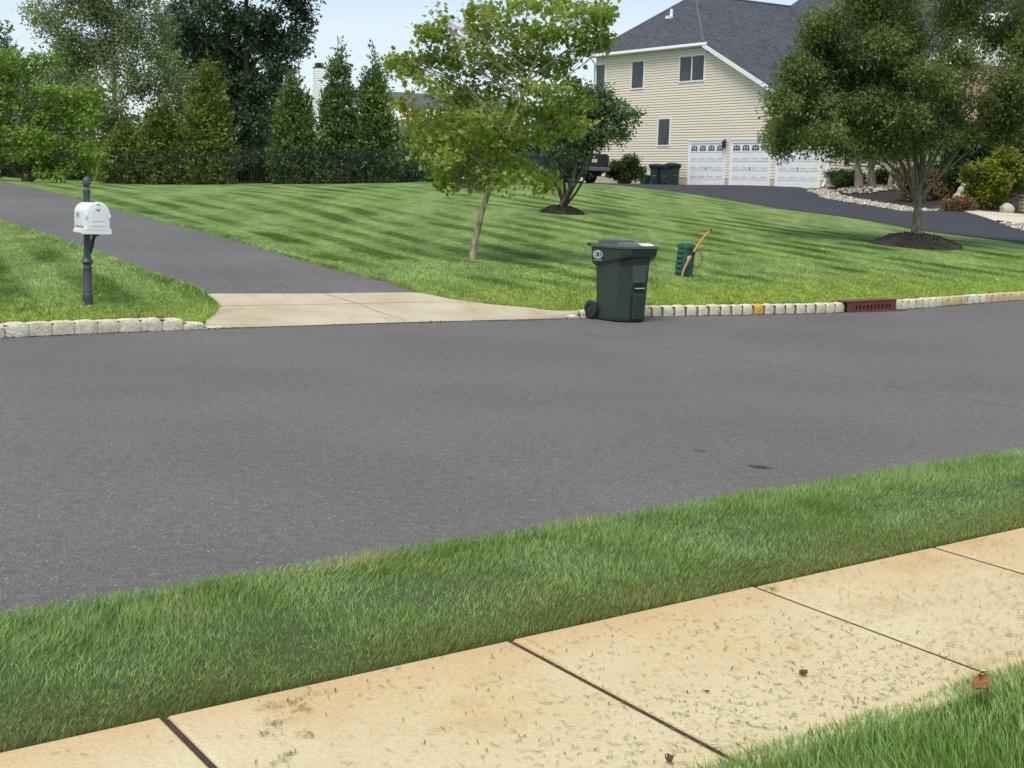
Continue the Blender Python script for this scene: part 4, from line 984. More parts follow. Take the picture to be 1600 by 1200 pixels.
mb = MB(); mb.tube([(-.07, .14, He - .3), (-.07, .14, .25), (-.07, .14, .22)], .05, 6); mb.tube([(-.07, .14, .3), (-.2, .14, .1)], .05, 6); mb.build('downspout', 'trim', house)
# roofs
YR = 14.2; XR = None
for it in range(30):                         # hip peak where the picture column is 1088
    zt = zr(YR); best = None
    xs = np.linspace(.3, 7, 200); Wp = np.array([[HB[0] + ef_[0] * x + es[0] * YR, HB[1] + ef_[1] * x + es[1] * YR, HB[2] + zt] for x in xs]); pxs, pys = proj(Wp)
    i = int(np.argmin(abs(pxs - 1088))); XR = xs[i]; pyv = pys[i]
    YR += .1 if pyv > -7 else -.1
print('hip peak', XR, YR, zr(YR), pyv)
ZP = zr(YR); oh = OV + .06
pitchb = (ZP - H) / (HL - YR)
mb = MB()
roofpoly(mb, [(-oh, -.5, zr(-.5)), (-oh, yk, H + .03), (XR, YR, ZP), (30, YR, ZP), (30, -.5, zr(-.5))][0:5])
mb.build('roof', 'shingle', house); rmain = bpy.data.objects[-1] if False else None
mb = MB(); roofpoly(mb, [(-oh, yk, H + .04), (-oh, HL + .35, H + .04), (XR, YR, ZP + .01)]); roofpoly(mb, [(-oh, HL + .35, H + .04), (30, HL + .35, H + .04), (30, YR, ZP), (XR, YR, ZP)]); hiproof = mb.build('roof', 'shingle', house)
mb = MB()
for a_, b_2 in (((-oh, yk, H + .05), (XR, YR, ZP + .03)), ((-oh, HL + .35, H + .05), (XR, YR, ZP + .03)), ((XR, YR, ZP + .03), (14, YR, ZP + .03))):
    mb.tube([a_, b_2], .07, 5)
M['ridge'] = simple('ridge_cap_grey', s2l(88, 94, 108), .9, .1, 3); mb.build('ridge_cap', 'ridge', hiproof)
# roof vent
vy, vx = None, None
bestd = 1e9
for yv in np.linspace(yk, HL, 60):
    for s_ in np.linspace(0, .9, 40):
        # point on hip plane (through eave x=-oh..peak)
        tt = s_; x = -oh + (XR + oh) * tt; z = H + .04 + (ZP - H) * tt
        y1v = yk + (YR - yk) * tt; y2v = HL + .35 + (YR - HL - .35) * tt; y = y1v + (y2v - y1v) * (yv - yk) / (HL - yk)
        q = proj(np.array([HB[0] + ef_[0] * x + es[0] * y, HB[1] + ef_[1] * x + es[1] * y, HB[2] + z])); dd_ = (q[0] - 1049) ** 2 + (q[1] - 27) ** 2
        if dd_ < bestd: bestd = dd_; vp = (x, y, z)
mb = MB(); mb.tube([(vp[0], vp[1], vp[2] - .1), (vp[0], vp[1], vp[2] + .42)], .09, 10); mb.box2((vp[0] - .3, vp[1] - .16, vp[2] - .14), (vp[0] + .02, vp[1] + .16, vp[2] + .03)); mb.build('roof_vent', 'trim', house)
# cross gable over the front room
gx, gz_ = 4.3, zr(10.5)
mb = MB(); roofpoly(mb, [(gx, -.2, gz_), (gx, 10.5, gz_), (.5, 4.2, gz_ - 3.5), (.5, -.2, gz_ - 3.5)], .14); roofpoly(mb, [(gx, -.2, gz_ + .005), (7.2, -.2, gz_ - 3.5), (7.2, 4.2, gz_ - 3.5), (gx, 10.5, gz_ + .005)], .14); mb.build('roof', 'shingle', house)
mb = MB(); mb.prism([(.5, -.02, He - .3), (6.9, -.02, He - .3), (6.9, -.02, gz_ - 3.4), (gx, -.02, gz_ - .15), (.5, -.02, gz_ - 3.4)], (0, 3.5, 0)); mb.build('gable_wall', 'cladshade', house)
# main block
mx0, mx1, my0, my1, mh = 9.3, 26, 3.0, 21, 7.6
mb = MB(); mb.box2((mx0 + .3, my0 + .3, -.5), (mx1, my1, mh)); mb.build('main_block_wall', 'whitewall', house)
mp_ = (ZP - mh) / 3.5; rr_ = 5.6; ptop = mh + mp_ * rr_
mb = MB(); roofpoly(mb, [(mx0 - .2, my0, mh), (mx0 - .2, my1, mh), (mx0 + rr_, my1 - rr_, ptop), (mx0 + rr_, my0 + rr_, ptop)]); roofpoly(mb, [(mx0 - .2, my0, mh), (mx1 + .4, my0, mh), (mx1 - rr_, my0 + rr_, ptop), (mx0 + rr_, my0 + rr_, ptop)])
roofpoly(mb, [(mx1 + .4, my0, mh), (mx1 + .4, my1, mh), (mx1 - rr_, my1 - rr_, ptop), (mx1 - rr_, my0 + rr_, ptop)]); roofpoly(mb, [(mx0 - .2, my1, mh), (mx1 + .4, my1, mh), (mx1 - rr_, my1 - rr_, ptop), (mx0 + rr_, my1 - rr_, ptop)]); mb.build('roof', 'shingle', house)
# projecting entrance bay, stone faced, with white gable
mb = MB(); mb.box2((10.5, 1.2, -.5), (15.5, 3.6, 6.6)); mb.build('entrance_bay', 'brickpink', house)
mb = MB(); mb.prism([(10.1, 1.0, 6.6), (15.9, 1.0, 6.6), (13.0, 1.0, 9.4)], (0, 4, 0)); mb.build('entrance_gable', 'trim', house)
mb = MB(); mb.box2((7.0, .4, 2.75), (10.4, 3.3, 3.0)); mb.build('porch_roof', 'trim', house)
for x in (7.2, 8.8, 10.3): mb = MB(); mb.tube([(x, .6, -.3), (x, .6, 2.8)], .11, 12); mb.build('porch_column', 'trim', house)

def window(y0, y1, z0, z1, parent=house, cols=3, rows=2, x=-.03, double=False, screen=True, axis='y', shut=0):
    """sash window on the side wall: y along the wall"""
    def bx(mb_, a0, a1, b0, b1, x0, x1):
        if axis == 'y': mb_.box2((x + x0, a0, b0), (x + x1, a1, b1))
        else: mb_.box2((a0, x + x0, b0), (a1, x + x1, b1))
    f = .075; fr = MB()
    bx(fr, y0 - f, y0, z0 - f, z1 + f, -.03, .03); bx(fr, y1, y1 + f, z0 - f, z1 + f, -.03, .03); bx(fr, y0, y1, z1, z1 + f, -.03, .03); bx(fr, y0, y1, z0 - f, z0, -.035, .03)
    units = [(y0, y1)] if not double else [(y0, (y0 + y1) / 2 - .04), ((y0 + y1) / 2 + .04, y1)]
    if double: bx(fr, (y0 + y1) / 2 - .04, (y0 + y1) / 2 + .04, z0, z1, -.028, .03)
    w = fr.build('window', 'trim', parent)
    mbp = MB(); mbm = MB()
    for a, b in units:
        zm = (z0 + z1) / 2; bx(mbp, a, b, z0, z1, .0, .012)
        bx(mbm, a, b, zm - .03, zm + .03, -.012, .0)
        for (za, zb) in ((z0, zm), (zm, z1)):
            for i in range(1, cols): q = a + (b - a) * i / cols; bx(mbm, q - .006, q + .006, za, zb, -.004, .0)
            for j in range(1, rows): q = za + (zb - za) * j / rows; bx(mbm, a, b, q - .006, q + .006, -.005, .0)
        for q in (a, b): bx(mbm, q - .025, q + .025, z0, z1, -.006, .0)
    mbp.build('pane', 'glass', w); mbm.build('muntin', 'screen', w)
    return w
def wpx(l, t_, r_, b_): 
    ya, zt_ = wallpx(l, t_); yb, zb_ = wallpx(r_, b_); ya2, zb3 = wallpx(l, b_)
    return min(ya, yb), max(ya, yb), (zb_ + zb3) / 2, (zt_ + wallpx(r_, t_)[1]) / 2
for i_, (y0, y1, z0, z1) in enumerate(WINS): window(y0, y1, z0, z1, double=(i_ == 2))
w = window(1.28, 2.42, 1.25, 2.6, axis='x', x=-.03)
for a_, b_2 in ((.95, 1.24), (2.46, 2.75)):
    mb = MB(); mb.box2((a_, -.075, 1.15), (b_2, -.03, 2.7))
    for k_ in range(18): z = 1.22 + k_ * .08; mb.box2((a_ + .03, -.088, z), (b_2 - .03, -.07, z + .045))
    mb.build('shutter', 'shutter', house)
# garage doors
for a, b in doors:
    b_, a_ = b, a; f = .13
    fr = MB(); fr.box2((-.05, b_ - f, -.3), (.03, b_, GZ + f)); fr.box2((-.05, a_, -.3), (.03, a_ + f, GZ + f)); fr.box2((-.05, b_, GZ), (.03, a_, GZ + f)); fr.box2((-.075, b_ - f - .02, GZ + f), (.03, a_ + f + .02, GZ + f + .035))
    dr = fr.build('garage_door', 'trim', house)
    zb = -.12; wd = a_ - b_; mb = MB(); mb.box2((.0, b_ - .01, zb - .2), (.05, a_ + .01, GZ + .01)); rh = (GZ - zb) / 5
    for r_ in range(5):
        za = zb + r_ * rh
        mb.box2((-.018, b_, za + .012), (.001, a_, za + rh - .012))
        if r_ < 4:
            for c_ in range(4):
                ya = b_ + wd * (c_ + .07) / 4; yb = b_ + wd * (c_ + .93) / 4
                mb.box2((-.024, ya, za + rh * .20), (-.016, yb, za + rh * .24)); mb.box2((-.024, ya, za + rh * .76), (-.016, yb, za + rh * .80)); mb.box2((-.024, ya, za + rh * .24), (-.016, ya + .025, za + rh * .76)); mb.box2((-.024, yb - .025, za + rh * .24), (-.016, yb, za + rh * .76))
                mb.box2((-.034, ya + .07, za + rh * .32), (-.017, yb - .07, za + rh * .68))
    mb.build('door_panels', 'gdoor', dr)
    mb = MB()
    for c_ in range(4):
        ya = b_ + wd * (c_ + .14) / 4; yb = b_ + wd * (c_ + .86) / 4; za = zb + 4 * rh + rh * .16; zc = za + rh * .38; pts = [(-.0205, ya, za), (-.0205, yb, za), (-.0205, yb, zc)]
        for i in range(1, 8): q = math.pi * i / 8; pts.append((-.0205, (ya + yb) / 2 + (yb - ya) / 2 * math.cos(q), zc + rh * .24 * math.sin(q)))
        pts.append((-.0205, ya, zc)); mb.add(pts, [tuple(range(len(pts)))])
    mb.build('door_glass', 'glass', dr)
    mb = MB()
    for c_ in range(4):
        ya = b_ + wd * (c_ + .14) / 4; yb = b_ + wd * (c_ + .86) / 4; za = zb + 4 * rh + rh * .16
        for q in (1 / 3, 2 / 3): mb.box2((-.027, ya + (yb - ya) * q - .014, za), (-.0205, ya + (yb - ya) * q + .014, za + rh * .58))
        mb.box2((-.026, ya, za + rh * .30), (-.0205, yb, za + rh * .34))
    mb.build('muntin', 'trim', dr)
    mb = MB(); mb.box2((-.05, (a_ + b_) / 2 - .015, zb + rh * 2.1), (-.02, (a_ + b_) / 2 + .015, zb + rh * 2.42)); mb.build('handle', 'blackplastic', dr)
ly, lz = wallpx(1136, 223)
mb = MB(); mb.tube([(-.03, ly, lz + .05), (-.14, ly, lz + .18), (-.2, ly, lz + .06)], .018, 6); mb.lathe([(.03, -.30), (.085, -.26), (.105, .0), (.12, .03), (.03, .12), (.01, .2)], (-.2, ly, lz), 8); mb.build('lantern', 'wrought', house)
fy, fz = wallpx(1115, 79)
mb = MB(); mb.tube([(-.02, fy, fz - .02), (-.14, fy, fz)], .03, 6); mb.box((-.22, fy + .02, fz), (.22, .34, .24), bev=.03); mb.tube([(-.2, fy - .1, fz + .05), (-.25, fy - .32, fz + .03)], [.03, .05], 8); mb.build('flood_light', 'wrought', house)

# carts by the garage, small bin
def onwall(px, off):                         # local point on the court, px column, off metres out from the side wall
    y, _ = wallpx(px, 285); return np.array([HB[0] - ef_[0] * off + es[0] * y, HB[1] - ef_[1] * off + es[1] * y, 0])
for i, (px, off, lab, rz_, s_) in enumerate(((1021, 1.0, 'dark green cart nearest the hedge in the row beside the garage', -8, 1.0), (1037, 1.0, 'green cart in the middle of the row beside the garage', -10, .97), (1053, 1.25, 'dark green cart nearest the garage doors turned slightly sideways', 30, 1.03))):
    q = onwall(px + 27, off); z = g(q[0], q[1]) + .02; cc_ = cart('trash_cart', lab, (q[0], q[1], z), HROT * 0 + R(-18 + rz_), ('cart2', 'cart2'), 'carts lined up beside the garage', False, s_)
q = onwall(1024, .7); z = g(q[0], q[1]) + .01; t_ = thing('recycling_bin', 'small dark open bin between the hedge and the carts', 'bin', (q[0], q[1], z), HROT)
mb = MB(); mb.loft([[(-.17, -.2, 0), (.17, -.2, 0), (.17, .2, 0), (-.17, .2, 0)], [(-.2, -.25, .48), (.2, -.25, .48), (.2, .25, .48), (-.2, .25, .48)]]); mb.build('body', 'cart2', t_); mb = MB(); mb.box2((-.23, -.28, .47), (.23, .28, .52), bev=.015); mb.build('rim', 'blackplastic', t_)
RNG = np.random.default_rng(21); random.seed(21)
# ------------------------------------------------------------------ pickup truck
M['carpaint'] = simple('dark_blue_paint', s2l(26, 30, 42), .22, .05, 2, metal=.3, spec=.6); M['carglass'] = glass('car_glass', s2l(16, 19, 22), .08)
M['redlamp'] = simple('red_lamp', s2l(84, 18, 20), .25, .1, 4); M['plateyellow'] = simple('licence_plate', s2l(226, 206, 150), .5, .08, 30); M['bumper'] = simple('grey_bumper', s2l(112, 118, 126), .35, .05, 4, metal=.6)
q = gp(926, 69.8); yaw_ = math.atan2(es[1], es[0]) + R(5)
tr_ = thing('pickup_truck', 'dark blue pickup truck parked at the end of the driveway behind the lawn', 'pickup truck', q + np.array([0, 0, .02]), yaw_ )
# local: +x forward, rear bumper at x=0
def carbody(prof, hw, bevel=.12, tuck=0):
    n = len(prof); mb = MB(); secs = []
    for (y, ins) in ((-hw, .0), (-hw + .06, -.0), (hw - .06, 0), (hw, 0)):
        k_ = .0 if abs(y) == hw else 1
        secs.append([(x + (0 if k_ else (.05 if x < 2.9 else -.05)), y, z - (0 if k_ or z < 1.0 else .05)) for x, z in prof])
    mb.loft(secs); return mb
def arc(cx, r, n=9): return [(cx + r * math.cos(a), .40 + r * math.sin(a)) for a in np.linspace(math.pi, 0, n)]
prof = [(0.05, .55), (.0, .95), (.03, 1.38), (.12, 1.44), (1.85, 1.44), (1.87, 1.38), (4.3, 1.36), (4.45, 1.32), (5.35, 1.24), (5.72, 1.12), (5.80, .85), (5.78, .50)] + [(5.30, .42)] + [(a, b) for a, b in arc(4.78, .50)[::-1]] + [(4.2, .38), (1.85, .38)] + [(a, b) for a, b in arc(1.22, .50)[::-1]] + [(.5, .48)]
carbody(prof, .99).build('body', 'carpaint', tr_, smooth=False)
mb = MB(); rings = []
for (z, x0, x1, w_) in ((1.36, 1.92, 4.38, .93), (1.62, 2.02, 4.0, .86), (1.86, 2.22, 3.55, .76), (1.92, 2.35, 3.4, .68)): rings.append([(x0, -w_, z), (x1, -w_, z), (x1, w_, z), (x0, w_, z)])
mb.loft(rings); mb.build('cab', 'carpaint', tr_, smooth=True)
for s_ in (-1, 1):
    for (xa, xb, xc, xd) in ((2.12, 2.95, 2.95, 2.30), (3.03, 4.18, 3.60, 3.03)):
        mb = MB(); P4 = [(xa, s_ * .945, 1.42), (xb, s_ * .945, 1.42), (xc, s_ * .812, 1.82), (xd, s_ * .812, 1.82)]; mb.add(P4 if s_ < 0 else P4[::-1], [(0, 1, 2, 3)]); mb.build('side_window', 'carglass', tr_)
    mb = MB(); mb.box((4.0, s_ * 1.07, 1.46), (.12, .2, .2), bev=.03); mb.build('mirror', 'bumper', tr_)
    mb = MB(); mb.box2((-.015, s_ * .99 - (.16 if s_ > 0 else 0), 1.02), (.06, s_ * .99 + (.16 if s_ < 0 else 0), 1.36), bev=.01); mb.build('tail_lamp', 'redlamp', tr_)
    mb = MB(); mb.box((5.66, s_ * .80, 1.03), (.22, .30, .16), bev=.04); mb.build('headlight', 'chrome', tr_)
mb = MB(); mb.add([(2.0, -.80, 1.45), (2.0, .80, 1.45), (2.27, .66, 1.82), (2.27, -.66, 1.82)], [(3, 2, 1, 0)]); mb.build('rear_window', 'carglass', tr_)
mb = MB(); mb.add([(4.30, -.84, 1.42), (4.30, .84, 1.42), (3.62, .70, 1.86), (3.62, -.70, 1.86)], [(0, 1, 2, 3)]); mb.build('windscreen', 'carglass', tr_)
mb = MB(); mb.box2((-.02, -.80, .74), (.03, .80, 1.34), bev=.02); mb.box2((-.03, -.78, 1.18), (.0, .78, 1.33), bev=.01); tg = mb.build('tailgate', 'carpaint', tr_)
mb = MB(); mb.box2((-.045, -.06, 1.22), (-.03, .06, 1.30)); mb.build('badge', 'chrome', tg)
mb = MB(); mb.box2((-.04, -.20, 1.00), (-.02, .12, 1.16)); mb.build('licence_plate', 'plateyellow', tr_)
mb = MB(); mb.box2((-.16, -.97, .58), (.06, .97, .78), bev=.03); mb.build('rear_bumper', 'bumper', tr_)
mb = MB(); mb.box2((5.72, -.95, .48), (5.88, .95, .78), bev=.04); mb.build('front_bumper', 'blackplastic', tr_)
mb = MB(); mb.box2((.3, -.8, .36), (5.4, .8, .55)); mb.build('chassis', 'black', tr_)
for x in (1.22, 4.78):
    for s_ in (-1, 1):
        mb = MB(); rg = []
        for k_ in range(30):
            a = 2 * math.pi * k_ / 30; rg.append([(x + r_ * math.cos(a), s_ * .86 + q_, .40 + r_ * math.sin(a)) for r_, q_ in ((.25, -.12), (.36, -.135), (.40, -.10), (.405, 0), (.40, .10), (.36, .135), (.25, .12))])
        vs_ = [p for r_ in rg for p in r_]; mb.add(vs_, [(k_ * 7 + i, k_ * 7 + (i + 1) % 7, ((k_ + 1) % 30) * 7 + (i + 1) % 7, ((k_ + 1) % 30) * 7 + i) for k_ in range(30) for i in range(7)])
        wh = mb.build('wheel', 'rubber', tr_, smooth=True); mb = MB(); mb.tube([(x, s_ * .80, .40), (x, s_ * .94, .40)], .25, 24)
        for k_ in range(6): a = k_ * math.pi / 3; mb.tube([(x + .03 * math.cos(a), s_ * .985, .40 + .03 * math.sin(a)), (x + .235 * math.cos(a), s_ * .965, .40 + .235 * math.sin(a))], [.04, .03], 6)
        mb.build('rim', 'bumper', wh)

# ------------------------------------------------------------------ white house beyond the fence
M['whiteclap'] = simple('white_clapboard', s2l(244, 246, 248), .6, .02, 1); M['chimbrick'] = simple('white_chimney', s2l(246, 246, 246), .7, .03, 4)
YB = 112.0; kb = FPX / YB; pc = np.array(at(517, 283, YB)); pc[2] = 1.4
hs = thing('white_house', 'white house with grey gable roof and tall chimney behind the arborvitae', 'house', pc, R(24))
zt = lambda py, Yd=YB: at(500, py, Yd)[2] - 1.4
ze, zrg = zt(181), zt(133)
Dp = 10.0; Lh = 16
mb = MB(); mb.prism([(0, -2, -.5), (0, Dp - 2, -.5), (0, Dp - 2, ze), (0, Dp / 2 - 2, zrg - .15), (0, -2, ze)], (Lh, 0, 0)); 
for k_ in range(int(ze / .25)): mb.box2((-.012, -2.0, k_ * .25), (.0, Dp - 2, k_ * .25 + .03))
for k_ in range(int(ze / .25)): mb.box2((0, -2.012, k_ * .25), (Lh, -2.0, k_ * .25 + .03))
mb.build('wall', 'whiteclap', hs)
mb = MB(); roofpoly(mb, [(-.3, -2.5, ze - .35), (Lh + .3, -2.5, ze - .35), (Lh + .3, Dp / 2 - 2, zrg), (-.3, Dp / 2 - 2, zrg)], .15); roofpoly(mb, [(-.3, Dp - 1.5, ze - .35), (Lh + .3, Dp - 1.5, ze - .35), (Lh + .3, Dp / 2 - 2, zrg), (-.3, Dp / 2 - 2, zrg)], .15); rf = mb.build('roof', 'shingle2', hs)
mb = MB(); mb.box2((-.3, -2.62, ze - .55), (Lh + .3, -2.48, ze - .32)); mb.box2((-.3, -2.5, ze - .60), (Lh + .3, -2.0, ze - .54)); mb.build('gutter', 'trim', hs)
mb = MB(); zc_ = zt(103); mb.box2((-.75, 1.4, -.5), (0, 3.6, 4.2)); mb.loft([[(-.75, 1.4, 4.2), (0, 1.4, 4.2), (0, 3.6, 4.2), (-.75, 3.6, 4.2)], [(-.7, 2.05, 5.2), (0, 2.05, 5.2), (0, 3.0, 5.2), (-.7, 3.0, 5.2)], [(-.7, 2.05, zc_), (0, 2.05, zc_), (0, 3.0, zc_), (-.7, 3.0, zc_)]])
for k_ in range(22): mb.box2((-.715, 2.03, 5.2 + k_ * (zc_ - 5.3) / 22), (.01, 3.02, 5.2 + k_ * (zc_ - 5.3) / 22 + .03))
ch = mb.build('chimney', 'chimbrick', hs); mb = MB(); mb.box2((-.72, 2.03, zc_ - .02), (.02, 3.02, zc_ + .08)); mb.box2((-.6, 2.12, zc_ + .08), (-.1, 2.9, zc_ + .38)); mb.build('chimney_cap', 'wrought', ch)
for (a_, z0_) in ((3, 1), (7, 1), (11, 1), (3, 3.6), (7, 3.6), (11, 3.6)):
    mb = MB(); mb.box2((a_, -2.05, z0_), (a_ + 1.1, -1.98, z0_ + 1.5)); w_ = mb.build('window', 'trim', hs); mb = MB(); mb.box2((a_ + .1, -2.07, z0_ + .1), (a_ + 1.0, -2.04, z0_ + 1.4)); mb.build('pane', 'glass', w_)

# ------------------------------------------------------------------ metal fence
M['fence'] = simple('black_aluminium', s2l(26, 30, 30), .45, .1, 6, spec=.4)
fpx = [(-330, 50), (-150, 55), (0, 58), (130, 58.6), (300, 59.6), (500, 60), (700, 60.4), (880, 62)]
FP = resample([gp(a_, b_2)[:2] for a_, b_2 in fpx], 400)
sl_ = np.concatenate([[0], np.cumsum(np.linalg.norm(np.diff(FP, axis=0), axis=1))]); Lf = sl_[-1]; npan = int(Lf / 2.3)
at_s = lambda s: np.array([np.interp(s, sl_, FP[:, 0]), np.interp(s, sl_, FP[:, 1])])
q0 = at_s(Lf / 2); fr0 = np.array([q0[0], q0[1], g(*q0)])
ft = thing('metal_fence', 'black picket metal fence running along the back of the lawn', 'fence', fr0); FH = 1.36
for i in range(npan + 1):
    p = at_s(i * Lf / npan); z = g(*p); mb = MB(); mb.box((p[0] - fr0[0], p[1] - fr0[1], z - fr0[2] + FH / 2), (.062, .062, FH + .08)); mb.box((p[0] - fr0[0], p[1] - fr0[1], z - fr0[2] + FH + .055), (.08, .08, .03)); mb.build('fence_post', 'fence', ft)
    if i == npan: break
    mb = MB(); p2 = at_s((i + 1) * Lf / npan); z2 = g(*p2); nn_ = 21
    for hz in (.12, FH - .20, FH - .03):
        mb.tube([(p[0] - fr0[0], p[1] - fr0[1], z - fr0[2] + hz), (p2[0] - fr0[0], p2[1] - fr0[1], z2 - fr0[2] + hz)], .017, 4)
    for k_ in range(1, nn_):
        f_ = k_ / nn_; qx = p * (1 - f_) + p2 * f_; zz = z * (1 - f_) + z2 * f_; mb.box((qx[0] - fr0[0], qx[1] - fr0[1], zz - fr0[2] + FH / 2 + .03), (.019, .019, FH - .08))
    mb.build('fence_panel', 'fence', ft)

# ------------------------------------------------------------------ trees
M['lf_sap'] = leafmat('leaf_sapling', s2l(108, 124, 44), s2l(156, 176, 88), .48, .45, .6, s2l(186, 148, 84))
M['lf_multi'] = leafmat('leaf_multistem', s2l(66, 88, 58), s2l(110, 134, 88), .25)
M['lf_zelk'] = leafmat('leaf_right', s2l(78, 96, 54), s2l(136, 150, 90), .38, .5, .5)
M['lf_bright'] = leafmat('leaf_bright', s2l(94, 124, 46), s2l(152, 178, 80), .3, .45, .6)
M['lf_birch'] = leafmat('leaf_birch', s2l(90, 108, 66), s2l(156, 168, 120), .25, .4, .4)
M['lf_dark'] = leafmat('leaf_dark', s2l(44, 64, 50), s2l(88, 108, 78), .15, .5, .4)
M['lf_arb1'] = leafmat('leaf_arb_olive', s2l(82, 100, 42), s2l(134, 146, 66), .18, .6, .8)
M['lf_arb2'] = leafmat('leaf_arb_green', s2l(68, 94, 52), s2l(120, 142, 74), .18, .6, .8)
M['lf_far'] = leafmat('leaf_far', s2l(72, 90, 64), s2l(112, 128, 92), .15, .6, .3)
M['lf_hedge'] = leafmat('leaf_hedge', s2l(40, 58, 26), s2l(78, 100, 46), .12, .55, 1.5)
M['lf_gold'] = leafmat('leaf_gold', s2l(58, 78, 26), s2l(166, 168, 56), .25, .5, 1.2)
M['lf_deep'] = leafmat('leaf_deep', s2l(34, 50, 26), s2l(66, 86, 42), .12, .55, 1.0)
M['lf_brown'] = leafmat('leaf_brown', s2l(82, 70, 42), s2l(128, 108, 66), .2, .6, 1.5)
M['lf_red'] = leafmat('leaf_red', s2l(86, 40, 42), s2l(120, 66, 58), .2, .6, 1.0)
M['lf_rose'] = leafmat('leaf_rose', s2l(92, 84, 50), s2l(134, 110, 72), .2, .6, 2)
M['petal'] = simple('rose_petal', s2l(200, 40, 60), .5, .2, 9)

b = onG(737, 405); Y = b[1]
tpx = [(737, 406), (743, 372), (752, 335), (763, 300), (776, 262), (792, 215), (812, 160), (835, 100), (858, 40), (870, 5)]
tp = [tuple(at(px, py, Y)) for px, py in tpx]; tp[0] = tuple(b - np.array([0, 0, .05]))
SP = [(676, 52, 16, 11), (655, 95, 26, 9), (622, 96, 10, 6), (640, 112, 18, 9), (688, 92, 26, 15), (668, 132, 28, 12), (700, 150, 30, 12), (720, 112, 32, 18), (735, 80, 26, 18), (756, 52, 26, 18), (752, 20, 20, 14), (790, 22, 30, 22), (834, 8, 34, 20), (880, -4, 34, 18), (905, 22, 30, 14), (936, 14, 14, 10), (928, 52, 22, 12), (893, 62, 28, 16), (850, 48, 36, 20), (812, 62, 34, 22), (775, 96, 34, 18), (828, 100, 38, 18), (872, 100, 34, 16), (886, 128, 22, 12), (844, 138, 34, 14), (790, 136, 36, 16), (745, 146, 30, 14),
      (700, 184, 44, 10), (655, 192, 28, 9), (645, 172, 14, 7), (760, 182, 40, 12), (825, 176, 40, 14), (880, 172, 34, 12), (912, 160, 16, 9), (905, 190, 18, 8), (668, 216, 36, 12), (718, 212, 40, 13), (775, 216, 42, 14), (832, 212, 38, 13), (875, 208, 22, 10), (690, 240, 36, 10), (745, 244, 42, 11), (800, 246, 40, 11), (705, 264, 34, 9), (760, 270, 40, 10), (712, 286, 16, 5), (738, 284, 20, 5), (815, 268, 32, 8), (845, 280, 26, 7), (800, 284, 26, 6), (862, 286, 12, 5)]
bl = pxblobs(Y, [(x, y, rx, ry, random.uniform(-.7, .7), random.uniform(.3, .6)) for x, y, rx, ry in SP])
def shoots(pts, r_=5):
    o_ = []
    for x0, y0, x1, y1 in pts:
        for k_ in range(4): f = k_ / 3; o_ += pxblobs(Y, [(x0 + (x1 - x0) * f, y0 + (y1 - y0) * f, r_, r_, 0)])
    return o_
bl += 4 * shoots([(690, 60, 688, 22), (650, 95, 612, 96), (705, 80, 668, 48), (750, 40, 745, 4), (640, 180, 628, 160), (935, 30, 950, 5), (930, 60, 952, 66), (690, 270, 700, 292)])
tree('sapling_tree', 'young leaning broad leaved tree with yellowing leaves standing alone on the lawn', 'tree', b, tp, bl, 12500, .088, 'lf_sap', 'bark_pale', tr=.066, nb=44, shape=LOBED, twig=7, tl=.22, droop=.3, up=.7, spread=.05, shell=.45, origin_h=3, flat=.7)
# multistem tree with mound
def mound(name, label, base, r, h, mat='mulch', sq=1.0):
    t_ = thing(name, label, 'mulch bed', base); rows_ = []; n_, m_ = 48, 14; vs_ = []
    for j in range(m_ + 1):
        q_ = j / m_; rr2 = r * (1 - q_)
        for i in range(n_):
            a = 2 * math.pi * i / n_; re2 = rr2 * (1 + .05 * math.sin(3 * a + base[0]) + .03 * math.sin(7 * a)); x, y = re2 * math.cos(a), re2 * math.sin(a) * sq
            gz2 = g(base[0] + x, base[1] + y) - base[2]; vs_.append((x, y, gz2 - .02 + h * (1 - (1 - q_) ** 2.2) + random.uniform(-.012, .012)))
    mb = MB(); mb.add(vs_, [(j * n_ + i, j * n_ + (i + 1) % n_, (j + 1) * n_ + (i + 1) % n_, (j + 1) * n_ + i) for j in range(m_) for i in range(n_)]); mb.build('mulch', mat, t_, smooth=True)
    n2 = 2600; a = RNG.random(n2) * 6.28; q_ = RNG.random(n2) ** .5; x, y = r * q_ * np.cos(a), r * q_ * np.sin(a) * sq; z = G(base[0] + x, base[1] + y) - base[2] - .01 + h * (1 - q_ ** 2.2)
    leaves('mulch_chip', np.stack([x, y, z], 1), RNG.normal(size=(n2, 3)) * [1, 1, .5], RNG.normal(size=(n2, 3)) * .6 + [0, 0, 1], .02 + .05 * RNG.random(n2), mat, t_)
    return t_
M['mulch'] = simple('dark_mulch', s2l(58, 54, 46), .95, .45, 25, bump=.8); M['mulch2'] = simple('brown_black_mulch', s2l(50, 38, 40), .95, .5, 18, bump=.8)
b = gp(878, 42.2); mound('mulch_mound', 'small dark mulch mound under the multi stemmed tree', b, .66, .22)
tb = b + np.array([0, 0, .16])
root = None
bl = pxblobs(42.2, [(962, 176, 26, 18), (985, 180, 10, 10), (925, 172, 34, 24), (890, 165, 30, 22), (950, 205, 34, 18), (900, 205, 44, 24), (862, 190, 28, 18), (922, 226, 20, 9), (885, 238, 34, 12), (858, 216, 22, 12), (862, 272, 22, 8), (890, 268, 16, 7), (830, 268, 16, 9), (930, 150, 22, 14)])
rt = tree('multistem_tree', 'low multi stemmed tree on a round mulch mound in the middle lawn', 'tree', tb, [tuple(tb), tuple(tb + [.02, 0, .25])], bl, 19000, .09, 'lf_multi', 'bark_dark', tr=.10, nb=0, twig=10, tl=.3, droop=.0, up=.9, spread=.05, flat=.5)
mb = MB()
